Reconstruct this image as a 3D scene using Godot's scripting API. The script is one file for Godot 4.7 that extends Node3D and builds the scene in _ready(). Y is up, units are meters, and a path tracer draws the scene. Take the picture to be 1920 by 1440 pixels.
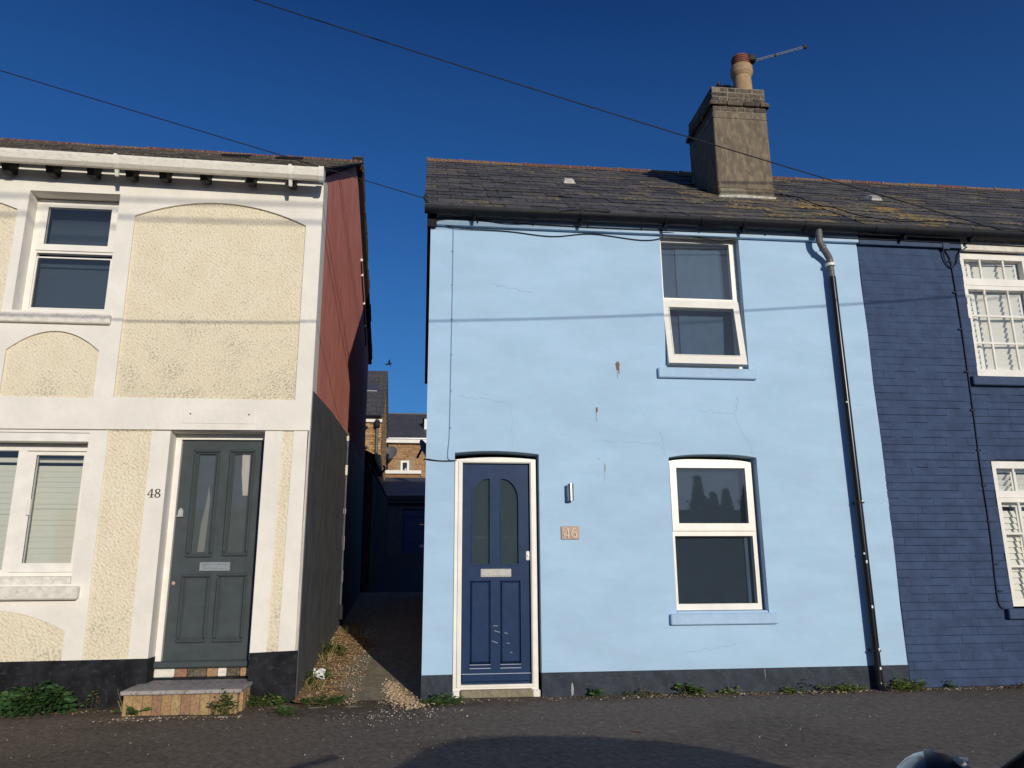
extends Node3D

# ------------------------------------------------------------------ mesh helper
class MB:
	var v := PackedVector3Array()
	var n := PackedVector3Array()
	var c := PackedColorArray()
	var ix := PackedInt32Array()
	var tint := Color.WHITE
	func vert(p: Vector3, nn: Vector3) -> int:
		v.append(p); n.append(nn); c.append(tint)
		return v.size() - 1
	func tri(a: Vector3, b: Vector3, d: Vector3) -> void:
		var nn := (b - a).cross(d - a).normalized()
		var i := vert(a, nn); vert(b, nn); vert(d, nn)
		ix.append_array(PackedInt32Array([i, i + 2, i + 1]))
	func quad(a: Vector3, b: Vector3, d: Vector3, e: Vector3) -> void:   # counter-clockwise from outside
		var nn := (d - a).cross(e - b).normalized()
		var i := vert(a, nn); vert(b, nn); vert(d, nn); vert(e, nn)
		ix.append_array(PackedInt32Array([i, i + 2, i + 1, i, i + 3, i + 2]))
	func hexa(p: Array) -> void:   # 8 corners: bottom 0-3 ccw from above, top 4-7
		quad(p[3], p[2], p[1], p[0]); quad(p[4], p[5], p[6], p[7])
		for k in 4:
			var l := (k + 1) % 4
			quad(p[k], p[l], p[l + 4], p[k + 4])
	func box(lo: Vector3, hi: Vector3, t := Transform3D.IDENTITY) -> MB:
		var p := []
		for y in [lo.y, hi.y]:
			for q in [Vector2(lo.x, hi.z), Vector2(hi.x, hi.z), Vector2(hi.x, lo.z), Vector2(lo.x, lo.z)]:
				p.append(t * Vector3(q.x, y, q.y))
		hexa(p)
		return self
	func cbox(lo: Vector3, hi: Vector3, b: float, t := Transform3D.IDENTITY) -> MB:   # chamfered box
		var ce := (lo + hi) * 0.5
		var h := (hi - lo) * 0.5
		b = minf(b, minf(h.x, minf(h.y, h.z)) * 0.95)
		var f := func(s: Vector3, ax: int) -> Vector3:
			var r := Vector3(h.x - b, h.y - b, h.z - b)
			r[ax] = h[ax]
			return t * (ce + r * s)
		for ax in 3:
			var u := (ax + 1) % 3
			var w := (ax + 2) % 3
			for sg in [-1.0, 1.0]:
				var q := []
				for k in [[-1, -1], [1, -1], [1, 1], [-1, 1]]:
					var s := Vector3.ZERO
					s[ax] = sg; s[u] = k[0] * sg; s[w] = k[1]
					q.append(f.call(s, ax))
				quad(q[0], q[1], q[2], q[3])
			for su in [-1.0, 1.0]:
				for sw in [-1.0, 1.0]:   # edge along ax between faces u and w
					var s0 := Vector3.ZERO
					s0[u] = su; s0[w] = sw; s0[ax] = -1
					var s1 := s0
					s1[ax] = 1
					if su * sw > 0: quad(f.call(s0, w), f.call(s1, w), f.call(s1, u), f.call(s0, u))
					else: quad(f.call(s0, u), f.call(s1, u), f.call(s1, w), f.call(s0, w))
		for sx in [-1.0, 1.0]:
			for sy in [-1.0, 1.0]:
				for sz in [-1.0, 1.0]:
					var s := Vector3(sx, sy, sz)
					if sx * sy * sz > 0: tri(f.call(s, 0), f.call(s, 1), f.call(s, 2))
					else: tri(f.call(s, 0), f.call(s, 2), f.call(s, 1))
		return self
	func tube(pts: Array, r, sides := 8, caps := true) -> MB:   # r: a number, or one radius per point
		var first := -1
		var up := Vector3.UP
		for i in pts.size():
			var d: Vector3 = (pts[mini(i + 1, pts.size() - 1)] - pts[maxi(i - 1, 0)]).normalized()
			if absf(d.dot(up)) > 0.95: up = Vector3.BACK if absf(d.z) < 0.9 else Vector3.RIGHT
			var a := d.cross(up).normalized()
			up = a.cross(d)
			var rr: float = r[i] if r is Array else r
			for k in sides + 1:
				var g := TAU * k / sides
				var o := a * cos(g) + up * sin(g)
				var id := vert(pts[i] + o * rr, o)
				if first < 0: first = id
		for i in pts.size() - 1:
			for k in sides:
				var p := first + i * (sides + 1) + k
				var q := p + sides + 1
				ix.append_array(PackedInt32Array([p, p + 1, q, p + 1, q + 1, q]))
		if caps:
			for e in [0, pts.size() - 1]:
				var ring := []
				for k in sides: ring.append(v[first + e * (sides + 1) + k])
				for k in range(1, sides - 1):
					if e == 0: tri(ring[0], ring[k], ring[k + 1])
					else: tri(ring[0], ring[k + 1], ring[k])
		return self
	func lathe(prof: Array, t: Transform3D, sides := 20, arc := TAU, from := 0.0) -> MB:   # (radius, height) bottom to top
		for i in prof.size() - 1:
			var p: Vector2 = prof[i]
			var q: Vector2 = prof[i + 1]
			var d := (q - p).normalized()
			var first := -1
			for k in sides + 1:
				var g := from + arc * k / sides
				var o := Vector3(cos(g), 0, -sin(g))
				var nn := t.basis * (o * d.y - Vector3.UP * d.x)
				var id := vert(t * (o * p.x + Vector3.UP * p.y), nn)
				vert(t * (o * q.x + Vector3.UP * q.y), nn)
				if first < 0: first = id
			for k in sides:
				var a := first + 2 * k
				ix.append_array(PackedInt32Array([a, a + 1, a + 2, a + 1, a + 3, a + 2]))
		return self
	static func area(p: PackedVector2Array) -> float:
		var s := 0.0
		for i in p.size(): s += p[i].cross(p[(i + 1) % p.size()])
		return s
	static func ccw(p: PackedVector2Array) -> PackedVector2Array:
		if area(p) < 0:
			p = p.duplicate()
			p.reverse()
		return p
	func face(p: PackedVector2Array, z: float, t: Transform3D, back := false) -> void:
		p = ccw(p)
		var id := Geometry2D.triangulate_polygon(p)
		for k in range(0, id.size(), 3):
			var a := t * Vector3(p[id[k]].x, p[id[k]].y, z)
			var b := t * Vector3(p[id[k + 1]].x, p[id[k + 1]].y, z)
			var d := t * Vector3(p[id[k + 2]].x, p[id[k + 2]].y, z)
			var want := t.basis.z * (-1.0 if back else 1.0)
			if (b - a).cross(d - a).dot(want) > 0: tri(a, b, d)
			else: tri(a, d, b)
	# a wall with openings: outer contour, holes, from z0 (back) to z1 (front) in the axes of t
	func plate(outer: PackedVector2Array, holes: Array, z0: float, z1: float, t := Transform3D.IDENTITY) -> MB:
		outer = ccw(outer)
		var cuts := [-1e4]
		for h in holes:
			var lo := 1e9
			var hi := -1e9
			for q in h:
				lo = minf(lo, q.x); hi = maxf(hi, q.x)
			cuts.append((lo + hi) * 0.5)
		cuts.append(1e4)
		cuts.sort()
		for k in cuts.size() - 1:
			if cuts[k + 1] - cuts[k] < 1e-4: continue
			var slab := PackedVector2Array([Vector2(cuts[k], -1e3), Vector2(cuts[k + 1], -1e3), Vector2(cuts[k + 1], 1e3), Vector2(cuts[k], 1e3)])
			var pieces: Array = Geometry2D.intersect_polygons(outer, slab)
			for h in holes:
				var next := []
				for pc in pieces: next.append_array(Geometry2D.clip_polygons(pc, ccw(h)))
				pieces = next
			for pc in pieces:
				face(pc, z1, t)
				face(pc, z0, t, true)
		for i in outer.size():
			var a := outer[i]
			var b := outer[(i + 1) % outer.size()]
			quad(t * Vector3(a.x, a.y, z0), t * Vector3(b.x, b.y, z0), t * Vector3(b.x, b.y, z1), t * Vector3(a.x, a.y, z1))
		for h in holes:
			var w := ccw(h)
			for i in w.size():
				var a := w[i]
				var b := w[(i + 1) % w.size()]
				quad(t * Vector3(b.x, b.y, z0), t * Vector3(a.x, a.y, z0), t * Vector3(a.x, a.y, z1), t * Vector3(b.x, b.y, z1))
		return self
	func grid(nx: int, ny: int, f: Callable) -> MB:   # f(i, j) gives a point; smooth normals; colours from tint unless f sets tint
		var first := v.size()
		for j in ny + 1:
			for i in nx + 1: vert(f.call(i, j), Vector3.ZERO)
		for j in ny:
			for i in nx:
				var a := first + j * (nx + 1) + i
				var b := a + nx + 1
				ix.append_array(PackedInt32Array([a, b, a + 1, a + 1, b, b + 1]))
				var nn := (v[a + 1] - v[a]).cross(v[b] - v[a])
				for q in [a, a + 1, b, b + 1]: n[q] += nn
		for q in range(first, v.size()): n[q] = n[q].normalized()
		return self
	func hexa_frustum(c0: Vector3, half: Vector2, top: Vector2, hh: float) -> MB:
		var p := []
		for e in [[half, 0.0], [top, hh]]:
			for q in [Vector2(-1, 1), Vector2(1, 1), Vector2(1, -1), Vector2(-1, -1)]: p.append(c0 + Vector3(q.x * e[0].x, e[1], q.y * e[0].y))
		hexa(p)
		return self
	func append(o: MB, t := Transform3D.IDENTITY) -> MB:
		var first := v.size()
		for i in o.v.size():
			v.append(t * o.v[i]); n.append(t.basis * o.n[i]); c.append(o.c[i])
		for i in o.ix: ix.append(i + first)
		return self
	func mesh() -> ArrayMesh:
		var a := []
		a.resize(Mesh.ARRAY_MAX)
		a[Mesh.ARRAY_VERTEX] = v; a[Mesh.ARRAY_NORMAL] = n; a[Mesh.ARRAY_COLOR] = c; a[Mesh.ARRAY_INDEX] = ix
		var m := ArrayMesh.new()
		m.add_surface_from_arrays(Mesh.PRIMITIVE_TRIANGLES, a)
		return m

# ------------------------------------------------------------------ node helpers
var rng := RandomNumberGenerator.new()
var names := {}

func rr(a: float, b: float) -> float: return rng.randf_range(a, b)

func add(parent: Node3D, called: String, what, m: Material, at := Transform3D.IDENTITY) -> MeshInstance3D:
	var o := MeshInstance3D.new()
	o.name = numbered(called) if parent == self else called
	o.mesh = what.mesh() if what is MB else what
	o.material_override = m
	o.transform = at
	parent.add_child(o, true)
	return o

func numbered(called: String) -> String:
	var k: int = names.get(called, 0)
	names[called] = k + 1
	return called if k == 0 else "%s_%03d" % [called, k]

func tag(o: Node3D, label: String, category: String, group := "") -> Node3D:
	o.set_meta("label", label); o.set_meta("category", category)
	if group: o.set_meta("group", group)
	return o

func thing(called: String, label: String, category: String, at := Vector3.ZERO, group := "") -> Node3D:
	var o := Node3D.new()
	o.name = numbered(called)
	add_child(o)
	o.position = at
	return tag(o, label, category, group)

func struct(called: String, what, m: Material) -> MeshInstance3D:
	var o := add(self, called, what, m)
	o.set_meta("kind", "structure")
	return o

func stuff(o: Node3D) -> Node3D:
	o.set_meta("kind", "stuff")
	return o

func pv(a: Array) -> PackedVector2Array:
	var p := PackedVector2Array()
	for k in range(0, a.size(), 2): p.append(Vector2(a[k], a[k + 1]))
	return p

func rect(x0: float, y0: float, x1: float, y1: float) -> PackedVector2Array:
	return pv([x0, y0, x1, y0, x1, y1, x0, y1])

# contour: left and right sides from y0 up to the springing heights, joined by a segmental arch of that top height
func arched(x0: float, y0: float, x1: float, ys0: float, ys1: float, top: float, y0b := -99.0, seg := 18, power := 2.0) -> PackedVector2Array:
	var p := pv([x0, y0, x1, y0 if y0b < -98 else y0b])
	for k in seg + 1:
		var u := 1.0 - float(k) / seg
		var base := lerpf(ys0, ys1, u)
		p.append(Vector2(lerpf(x0, x1, u), base + (top - (ys0 + ys1) * 0.5) * (1.0 - pow(absf(2 * u - 1), power))))
	return p

func tf(pos: Vector3, rx := 0.0, ry := 0.0, rz := 0.0) -> Transform3D:
	return Transform3D(Basis.from_euler(Vector3(rx, ry, rz)), pos)

# ------------------------------------------------------------------ materials
var tex_cache := {}

func noise(kind: String) -> FastNoiseLite:
	var f := FastNoiseLite.new()
	f.seed = kind.hash() % 1000
	match kind:
		"fine":
			f.noise_type = FastNoiseLite.TYPE_SIMPLEX_SMOOTH; f.frequency = 0.06; f.fractal_octaves = 4; f.fractal_gain = 0.6
		"grit":
			f.noise_type = FastNoiseLite.TYPE_SIMPLEX_SMOOTH; f.frequency = 0.16; f.fractal_octaves = 3; f.fractal_gain = 0.7
		"cloud":
			f.noise_type = FastNoiseLite.TYPE_SIMPLEX_SMOOTH; f.frequency = 0.009; f.fractal_octaves = 6; f.fractal_gain = 0.58
		"cell":
			f.noise_type = FastNoiseLite.TYPE_CELLULAR; f.frequency = 0.07; f.fractal_octaves = 2
			f.cellular_return_type = FastNoiseLite.RETURN_DISTANCE
		"blot":
			f.noise_type = FastNoiseLite.TYPE_SIMPLEX_SMOOTH; f.frequency = 0.02; f.fractal_octaves = 5; f.fractal_gain = 0.62
	return f

func ntex(kind: String, ramp: Gradient = null, key := "") -> NoiseTexture2D:
	var id := kind + key
	if tex_cache.has(id): return tex_cache[id]
	var t := NoiseTexture2D.new()
	t.width = 512; t.height = 512; t.seamless = true; t.noise = noise(kind)
	if ramp: t.color_ramp = ramp
	tex_cache[id] = t
	return t

func ramp(a: Array) -> Gradient:   # offset, linear colour, ...
	var g := Gradient.new()
	var offs := PackedFloat32Array()
	var cols := PackedColorArray()
	for k in range(0, a.size(), 2):
		offs.append(a[k]); cols.append((a[k + 1] as Color).linear_to_srgb())
	g.offsets = offs; g.colors = cols
	return g

# opts: vary, kind, size (m per repeat), bump (cm), bkind, spec, metal, coat, blot (colour), blot_from, blot_size
func mat(called: String, lin: Color, rough: float, o := {}) -> StandardMaterial3D:
	var m := StandardMaterial3D.new()
	m.resource_name = called
	m.roughness = rough
	m.metallic = o.get("metal", 0.0)
	m.metallic_specular = o.get("spec", 0.4)
	var w: float = o.get("vary", 0.0)
	var size: float = o.get("size", 1.0)
	if w > 0:
		var qs := [.05, .1, .15, .2, .28, .4, .5]
		var best := 0
		for k in qs.size():
			if absf(qs[k] - w) < absf(qs[best] - w): best = k
		w = qs[best]
		var lo := (1 - w) / (1 + w)
		var mid := 1 / (1 + w)
		m.albedo_texture = ntex(o.get("kind", "cloud"), ramp([0.2, Color(lo, lo, lo), 0.5, Color(mid, mid, mid), 0.8, Color(1, 1, 1)]), str(best))
		lin = Color(minf(lin.r * (1 + w), 1), minf(lin.g * (1 + w), 1), minf(lin.b * (1 + w), 1))
	m.albedo_color = lin.linear_to_srgb()
	m.uv1_triplanar = true; m.uv1_world_triplanar = true
	var s: Vector3 = o.get("scale", Vector3.ONE)
	m.uv1_scale = s / size
	if o.has("bump"):
		m.heightmap_enabled = true
		m.heightmap_texture = ntex(o.get("bkind", "fine"))
		m.heightmap_scale = o.bump
	if o.has("blot"):
		var b: Color = o.blot
		var e: float = o.get("blot_from", 0.6)
		m.detail_enabled = true
		m.detail_albedo = ntex("blot", ramp([0.0, Color(b.r, b.g, b.b, 0), e, Color(b.r, b.g, b.b, 0), minf(e + o.get("blot_soft", 0.08), 0.99), Color(b.r, b.g, b.b, o.get("blot_share", 1.0)), 1.0, Color(b.r * 1.2, b.g * 1.15, b.b, o.get("blot_share", 1.0))]), called + "blot")
		m.detail_uv_layer = BaseMaterial3D.DETAIL_UV_2
		m.uv2_triplanar = true; m.uv2_world_triplanar = true
		m.uv2_scale = Vector3.ONE * o.get("blot_stretch", Vector3.ONE) / o.get("blot_size", 1.0)
	return m

func vmat(called: String, rough: float, o := {}) -> StandardMaterial3D:   # takes its colour from the vertices
	var m := mat(called, Color.WHITE, rough, o)
	m.vertex_color_use_as_albedo = true
	return m

func glass(called: String, alpha := 0.06) -> StandardMaterial3D:
	var m := StandardMaterial3D.new()
	m.resource_name = called
	m.transparency = BaseMaterial3D.TRANSPARENCY_ALPHA
	m.albedo_color = Color(0.9, 0.95, 0.95, alpha)
	m.roughness = 0.02
	m.metallic_specular = 0.5
	return m

var M := {}

func materials() -> void:
	var C := func(r: float, g: float, b: float) -> Color: return Color(r, g, b)
	M.white = mat("white_masonry_paint", C.call(.80, .765, .70), .8, {vary = .05, size = 2.7, bump = .22, bkind = "fine", blot = Color(.66, .62, .54), blot_from = .68, blot_soft = .3, blot_share = .25, blot_size = 2.3, spec = .2})
	M.upvc = mat("white_plastic", C.call(.82, .79, .73), .3, {vary = .03, size = 1.1})
	M.gutter_white = mat("weathered_white_plastic", C.call(.78, .74, .65), .4, {vary = .06, size = .9, blot = Color(.22, .19, .14), blot_from = .68, blot_soft = .12, blot_share = .6, blot_size = .35, blot_stretch = Vector3(.35, 3, 3)})
	M.sill_white = mat("dirty_white_sill", C.call(.74, .70, .63), .7, {vary = .1, size = .5, bump = .3, blot = Color(.4, .38, .33), blot_from = .6, blot_soft = .25, blot_share = .5, blot_size = .6})
	M.cream = vmat("cream_roughcast", .9, {bump = .25, bkind = "grit"})
	M.blue = mat("pale_blue_masonry_paint", C.call(.405, .572, .755), .8, {vary = .05, size = 3.0, scale = Vector3(.6, 1.5, .6), bump = .3, bkind = "blot", blot = Color(.385, .585, .76), blot_from = .55, blot_soft = .3, blot_share = .6, blot_size = 2.9, spec = .2})
	M.blue_sill = mat("pale_blue_sill", C.call(.405, .565, .75), .7, {vary = .05, size = .9, bump = .2, spec = .2})
	M.blue_board = mat("pale_blue_board", C.call(.385, .545, .72), .6, {vary = .05, size = .8})
	M.crack = mat("crack", C.call(.30, .43, .60), .9)
	M.stain = mat("rust_brown_stain", C.call(.20, .13, .09), .9, {vary = .35, size = .06, kind = "fine"})
	M.pale_stain = mat("tan_stain", C.call(.36, .36, .36), .9, {vary = .2, size = .05, kind = "fine"})
	M.red = mat("terracotta_masonry_paint", C.call(.70, .27, .22), .85, {vary = .1, size = 2.6, scale = Vector3(1.5, .6, 1.5), bump = .3, bkind = "blot", blot = Color(.52, .175, .15), blot_from = .58, blot_soft = .25, blot_share = .5, blot_size = 1.9, blot_stretch = Vector3(2, .5, 2), spec = .2})
	M.tar = mat("black_bitumen_paint", C.call(.105, .108, .116), .65, {vary = .2, size = 1.6, scale = Vector3(1.6, .7, 1.6), bump = .25, bkind = "blot", spec = .25, blot = Color(.26, .26, .25), blot_from = .73, blot_soft = .05, blot_share = .55, blot_size = 1.1, blot_stretch = Vector3(4.5, .4, 4.5)})
	M.plinth = mat("black_plinth_paint", C.call(.017, .018, .022), .75, {vary = .4, size = .9, bump = .3, spec = .22, blot = Color(.05, .05, .053), blot_from = .68, blot_soft = .1, blot_share = .5, blot_size = .7})
	M.plinth2 = mat("charcoal_plinth_paint", C.call(.043, .052, .068), .75, {vary = .2, size = .9, bump = .25, spec = .22, blot = Color(.075, .085, .10), blot_from = .66, blot_soft = .15, blot_share = .5, blot_size = .8})
	for k in 3:
		var q: float = [.975, 1.0, 1.025][k]
		M["navy%d" % k] = mat("navy_brick_paint_%d" % k, C.call(.045 * q, .071 * q, .140 * q), .7, {vary = .15, size = 1.3, bump = .7, bkind = "blot", spec = .25})
	M.navy_back = mat("navy_joint_paint", C.call(.040, .064, .122), .75, {vary = .15, size = .7, bump = .4, bkind = "fine", spec = .2})
	M.navy_sill = mat("navy_sill_paint", C.call(.05, .078, .145), .6, {vary = .1, size = .4, spec = .25})
	M.shut_black = mat("black_gutter_plastic", C.call(.013, .015, .019), .5, {vary = .15, size = .5, spec = .25})
	M.pipe_grey = mat("grey_pipe_plastic", C.call(.13, .125, .125), .45, {vary = .2, size = .2})
	M.pipe_black = mat("black_pipe_plastic", C.call(.010, .011, .015), .25)
	for k in 4:
		var q: Color = [C.call(.085, .088, .098), C.call(.062, .066, .076), C.call(.108, .106, .108), C.call(.075, .077, .088)][k]
		M["slate%d" % k] = mat("slate_%d" % k, q, .6, {vary = .22, size = .35, bump = .25, bkind = "fine", blot = Color(.30, .20, .09), blot_from = .74, blot_soft = .03, blot_share = .8, blot_size = .8})
		M["bslate%d" % k] = mat("brown_slate_%d" % k, Color(q.r * 1.02, q.g * .9, q.b * .78), .75, {vary = .25, size = .3, bump = .3, bkind = "fine", blot = Color(.36, .30, .16), blot_from = .71, blot_soft = .03, blot_share = .8, blot_size = .5})
	for k in 3:
		M["lichen%d" % k] = mat("lichen_slate_%d" % k, C.call(.085, .085, .09), .8, {vary = .25, size = .3, bump = .3, bkind = "fine", blot = [Color(.38, .29, .13), Color(.48, .33, .10), Color(.52, .31, .07)][k], blot_from = [.62, .555, .49][k], blot_soft = .05, blot_share = .92, blot_size = .55, blot_stretch = Vector3(.7, 1.6, 1.6)})
	M.roof_under = mat("roofing_felt", C.call(.02, .02, .022), .9)
	M.ridge_clay = mat("clay_ridge", C.call(.15, .08, .057), .85, {vary = .3, size = .3, bump = .4, blot = Color(.36, .25, .12), blot_from = .60, blot_soft = .06, blot_share = .85, blot_size = .3})
	M.ridge_dull = mat("dull_clay_ridge", C.call(.13, .055, .045), .85, {vary = .3, size = .3, bump = .4, blot = Color(.36, .25, .13), blot_from = .66, blot_soft = .05, blot_share = .8, blot_size = .35})
	M.render_grey = mat("weathered_cement_render", C.call(.165, .135, .10), .9, {vary = .2, size = 1.1, scale = Vector3(2.0, .9, 2.0), bump = .45, bkind = "grit", blot = Color(.27, .215, .14), blot_from = .52, blot_soft = .22, blot_share = .75, blot_size = 1.6, blot_stretch = Vector3(2.0, .7, 2.0)})
	M.chim_brick = mat("sooty_chimney_brick", C.call(.125, .098, .078), .9, {vary = .4, size = .35, bump = .7, bkind = "fine", blot = Color(.25, .21, .14), blot_from = .58, blot_soft = .1, blot_share = .7, blot_size = .3})
	M.chim_brick2 = mat("dark_chimney_brick", C.call(.085, .07, .062), .9, {vary = .4, size = .3, bump = .7, bkind = "fine"})
	M.mortar = mat("pale_mortar", C.call(.26, .23, .18), .95, {vary = .25, size = .3, bump = .5, bkind = "grit"})
	M.flashing = mat("pale_mortar_fillet", C.call(.55, .53, .47), .85, {vary = .25, size = .2, bump = .5})
	M.pot = mat("buff_clay_pot", C.call(.40, .27, .15), .75, {vary = .2, size = .4, bump = .3, blot = Color(.22, .15, .09), blot_from = .6, blot_soft = .2, blot_share = .6, blot_size = .4})
	M.pot_red = mat("red_clay_cowl", C.call(.19, .07, .052), .7, {vary = .25, size = .3})
	M.black = mat("matt_black", C.call(.012, .012, .013), .6)
	M.metal = mat("brushed_steel", C.call(.52, .50, .46), .32, {metal = 1.0})
	M.alu = mat("dull_aluminium", C.call(.40, .41, .43), .35, {metal = .9})
	M.satin = mat("satin_chrome", C.call(.62, .62, .62), .38, {metal = .85, vary = .08, size = .2})
	M.cable = mat("black_cable", C.call(.010, .010, .012), .6)
	M.blue_cable = mat("blue_painted_cable", C.call(.19, .30, .45), .6)
	M.navy_cable = mat("navy_painted_cable", C.call(.018, .026, .055), .6)
	M.door_navy = mat("navy_door_paint", C.call(.015, .037, .098), .42, {vary = .12, size = .6, spec = .22})
	M.scuff = mat("pale_scuff", C.call(.36, .40, .50), .6)
	M.door_grey = mat("charcoal_door_paint", C.call(.056, .069, .075), .5, {vary = .1, size = .9, spec = .3, blot = Color(.07, .085, .09), blot_from = .66, blot_soft = .25, blot_share = .5, blot_size = .9, blot_stretch = Vector3(2, .6, 2)})
	M.wood_bare = mat("bare_wood", C.call(.42, .25, .10), .8, {vary = .3, size = .1})
	M.stone = mat("threshold_stone", C.call(.26, .23, .16), .85, {vary = .2, size = .25, bump = .3})
	M.tread = mat("grey_stone_tread", C.call(.36, .325, .315), .7, {vary = .12, size = .5, bump = .25, blot = Color(.10, .095, .095), blot_from = .6, blot_soft = .18, blot_share = .8, blot_size = .55})
	var bc := [C.call(.47, .33, .16), C.call(.42, .26, .13), C.call(.35, .20, .12), C.call(.40, .245, .14), C.call(.45, .29, .15), C.call(.33, .19, .12)]
	for k in bc.size():
		M["step_brick%d" % k] = mat("yellow_step_brick_%d" % k, bc[k], .85, {vary = .3, size = .16, bump = .4, bkind = "fine", blot = bc[(k + 3) % 6], blot_from = .6, blot_soft = .12, blot_share = .7, blot_size = .22})
	M.copper = mat("pale_copper_plate", C.call(.50, .35, .27), .5, {vary = .2, size = .1, spec = .3})
	M.numeral = mat("dull_raised_numeral", C.call(.30, .25, .22), .4, {metal = .3})
	M.plate = mat("satin_letter_plate", C.call(.50, .49, .46), .5, {vary = .1, size = .2, spec = .3})
	M.plate_dark = mat("grey_letter_plate", C.call(.24, .27, .30), .45, {vary = .1, size = .2})
	M.ink = mat("dark_numeral", C.call(.05, .045, .03), .5)
	M.asphalt = vmat("asphalt", .9, {vary = .0, bump = .8, bkind = "grit", size = .35, spec = .2})
	M.asphalt.albedo_texture = ntex("grit", ramp([.15, Color(.30, .30, .30), .5, Color(.62, .62, .62), .72, Color(.8, .8, .8), .86, Color(1, 1, 1)]), "asphalt")
	M.earth = mat("bare_earth", C.call(.11, .085, .055), .95, {vary = .4, size = 1.3, bump = 1.5, bkind = "fine"})
	M.path = mat("worn_concrete", C.call(.30, .26, .185), .9, {vary = .22, size = .8, bump = .4, bkind = "grit", blot = Color(.17, .14, .10), blot_from = .56, blot_soft = .2, blot_share = .7, blot_size = .7})
	M.yard = mat("dark_yard_paving", C.call(.05, .05, .052), .9, {vary = .3, size = .9})
	M.debris = mat("straw_and_grit", C.call(.42, .26, .13), .95, {vary = .45, size = .25, kind = "fine", bump = 2.0, bkind = "grit"})
	M.stone_bit = vmat("loose_stone", .9, {})
	M.straw = vmat("dry_straw", .85, {})
	M.pane = glass("window_glass", .008)
	M.pane_dark = glass("tinted_window_glass", .012)
	M.pane_dark.metallic_specular = .3
	M.obscure = mat("obscured_glass", C.call(.065, .10, .118), .26, {spec = .6, bump = .9, bkind = "grit", size = .28, scale = Vector3(2.4, .5, 2.4), vary = .5, kind = "grit"})
	M.curtain = mat("slate_blue_curtain", C.call(.045, .085, .135), .9, {vary = .1, size = .9, scale = Vector3(1.2, .4, 1.2)})
	M.dark_curtain = mat("dark_slate_curtain", C.call(.032, .058, .098), .9, {vary = .1, size = .9, scale = Vector3(1.2, .4, 1.2)})
	M.curtain2 = mat("pale_curtain", C.call(.42, .40, .37), .9, {vary = .1, size = .3, scale = Vector3(4, .3, 4)})
	M.dark_net = mat("dark_blue_net", C.call(.012, .026, .045), .9, {vary = .1, size = 1.4})
	M.net = mat("net_curtain", C.call(.17, .175, .165), .9)
	M.blind_dark = mat("grey_roller_blind", C.call(.034, .050, .068), .85, {vary = .05, size = .8})
	M.blind_white = mat("off_white_blind_slat", C.call(.52, .53, .45), .6)
	M.shutter = mat("white_shutter_paint", C.call(.76, .76, .69), .5)
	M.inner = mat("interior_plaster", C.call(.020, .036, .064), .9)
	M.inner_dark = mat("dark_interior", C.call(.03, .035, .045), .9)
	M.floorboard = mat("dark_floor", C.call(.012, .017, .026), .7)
	M.dark_wood = mat("dark_stained_timber", C.call(.022, .021, .021), .8, {vary = .3, size = .3})
	M.fence = mat("weathered_dark_fence", C.call(.06, .052, .045), .9, {vary = .4, size = .5, scale = Vector3(6, .6, 6)})
	for k in 4:
		var q: Color = [C.call(.46, .29, .13), C.call(.38, .225, .105), C.call(.30, .165, .085), C.call(.50, .34, .17)][k]
		M["buff%d" % k] = mat("buff_brick_%d" % k, q, .9, {vary = .25, size = .4})
	M.buff_mortar = mat("buff_mortar", C.call(.30, .25, .18), .95, {vary = .15, size = .6})
	M.garage_door = mat("blue_garage_door", C.call(.022, .042, .115), .5)
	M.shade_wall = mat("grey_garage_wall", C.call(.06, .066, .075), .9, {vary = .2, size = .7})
	M.leaf_dark = mat("dark_leaf", C.call(.035, .085, .028), .5, {vary = .3, size = .08})
	M.leaf_mid = mat("mid_leaf", C.call(.075, .15, .035), .5, {vary = .3, size = .07})
	M.leaf_lime = mat("lime_leaf", C.call(.17, .20, .035), .55, {vary = .3, size = .06})
	M.leaf_dry = mat("dry_leaf", C.call(.22, .12, .06), .7, {vary = .3, size = .06})
	for k in ["leaf_dark", "leaf_mid", "leaf_lime", "leaf_dry"]:
		M[k].backlight_enabled = true
		M[k].backlight = Color(.25, .35, .1)
	M.dry_grass = mat("dry_grass", C.call(.26, .21, .08), .7, {vary = .4, size = .06})
	M.stem = mat("plant_stem", C.call(.10, .11, .04), .8)
	M.litter = mat("white_litter", C.call(.8, .8, .8), .6)
	M.car_paint = mat("glossy_dark_car_paint", C.call(.03, .036, .045), .3, {})
	M.car_paint.clearcoat_enabled = true; M.car_paint.clearcoat = .8; M.car_paint.clearcoat_roughness = .12
	M.car_black = mat("black_car_plastic", C.call(.008, .008, .009), .35)
	M.car_gloss = mat("black_gloss_trim", C.call(.004, .004, .005), .35, {spec = .15})
	M.car_glass = mat("dark_car_glass", C.call(.01, .012, .014), .03, {spec = .6})
	M.tyre = mat("tyre_rubber", C.call(.02, .02, .02), .8)
	M.beige = mat("beige_trim", C.call(.62, .52, .40), .6)
	M.needle = mat("conifer_needle", C.call(.030, .055, .026), .8, {vary = .3, size = .5})
	M.bark = mat("conifer_bark", C.call(.07, .05, .035), .9)
	M.hill = mat("rough_grass", C.call(.06, .075, .03), .95, {vary = .4, size = 3.0})

# ------------------------------------------------------------------ ground
var gn := FastNoiseLite.new()

func gy(x: float, z: float) -> float:
	if z < 0: return minf(-z, 14.0) * .115
	return -.36 * smoothstep(2.5, 6.0, z)

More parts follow.
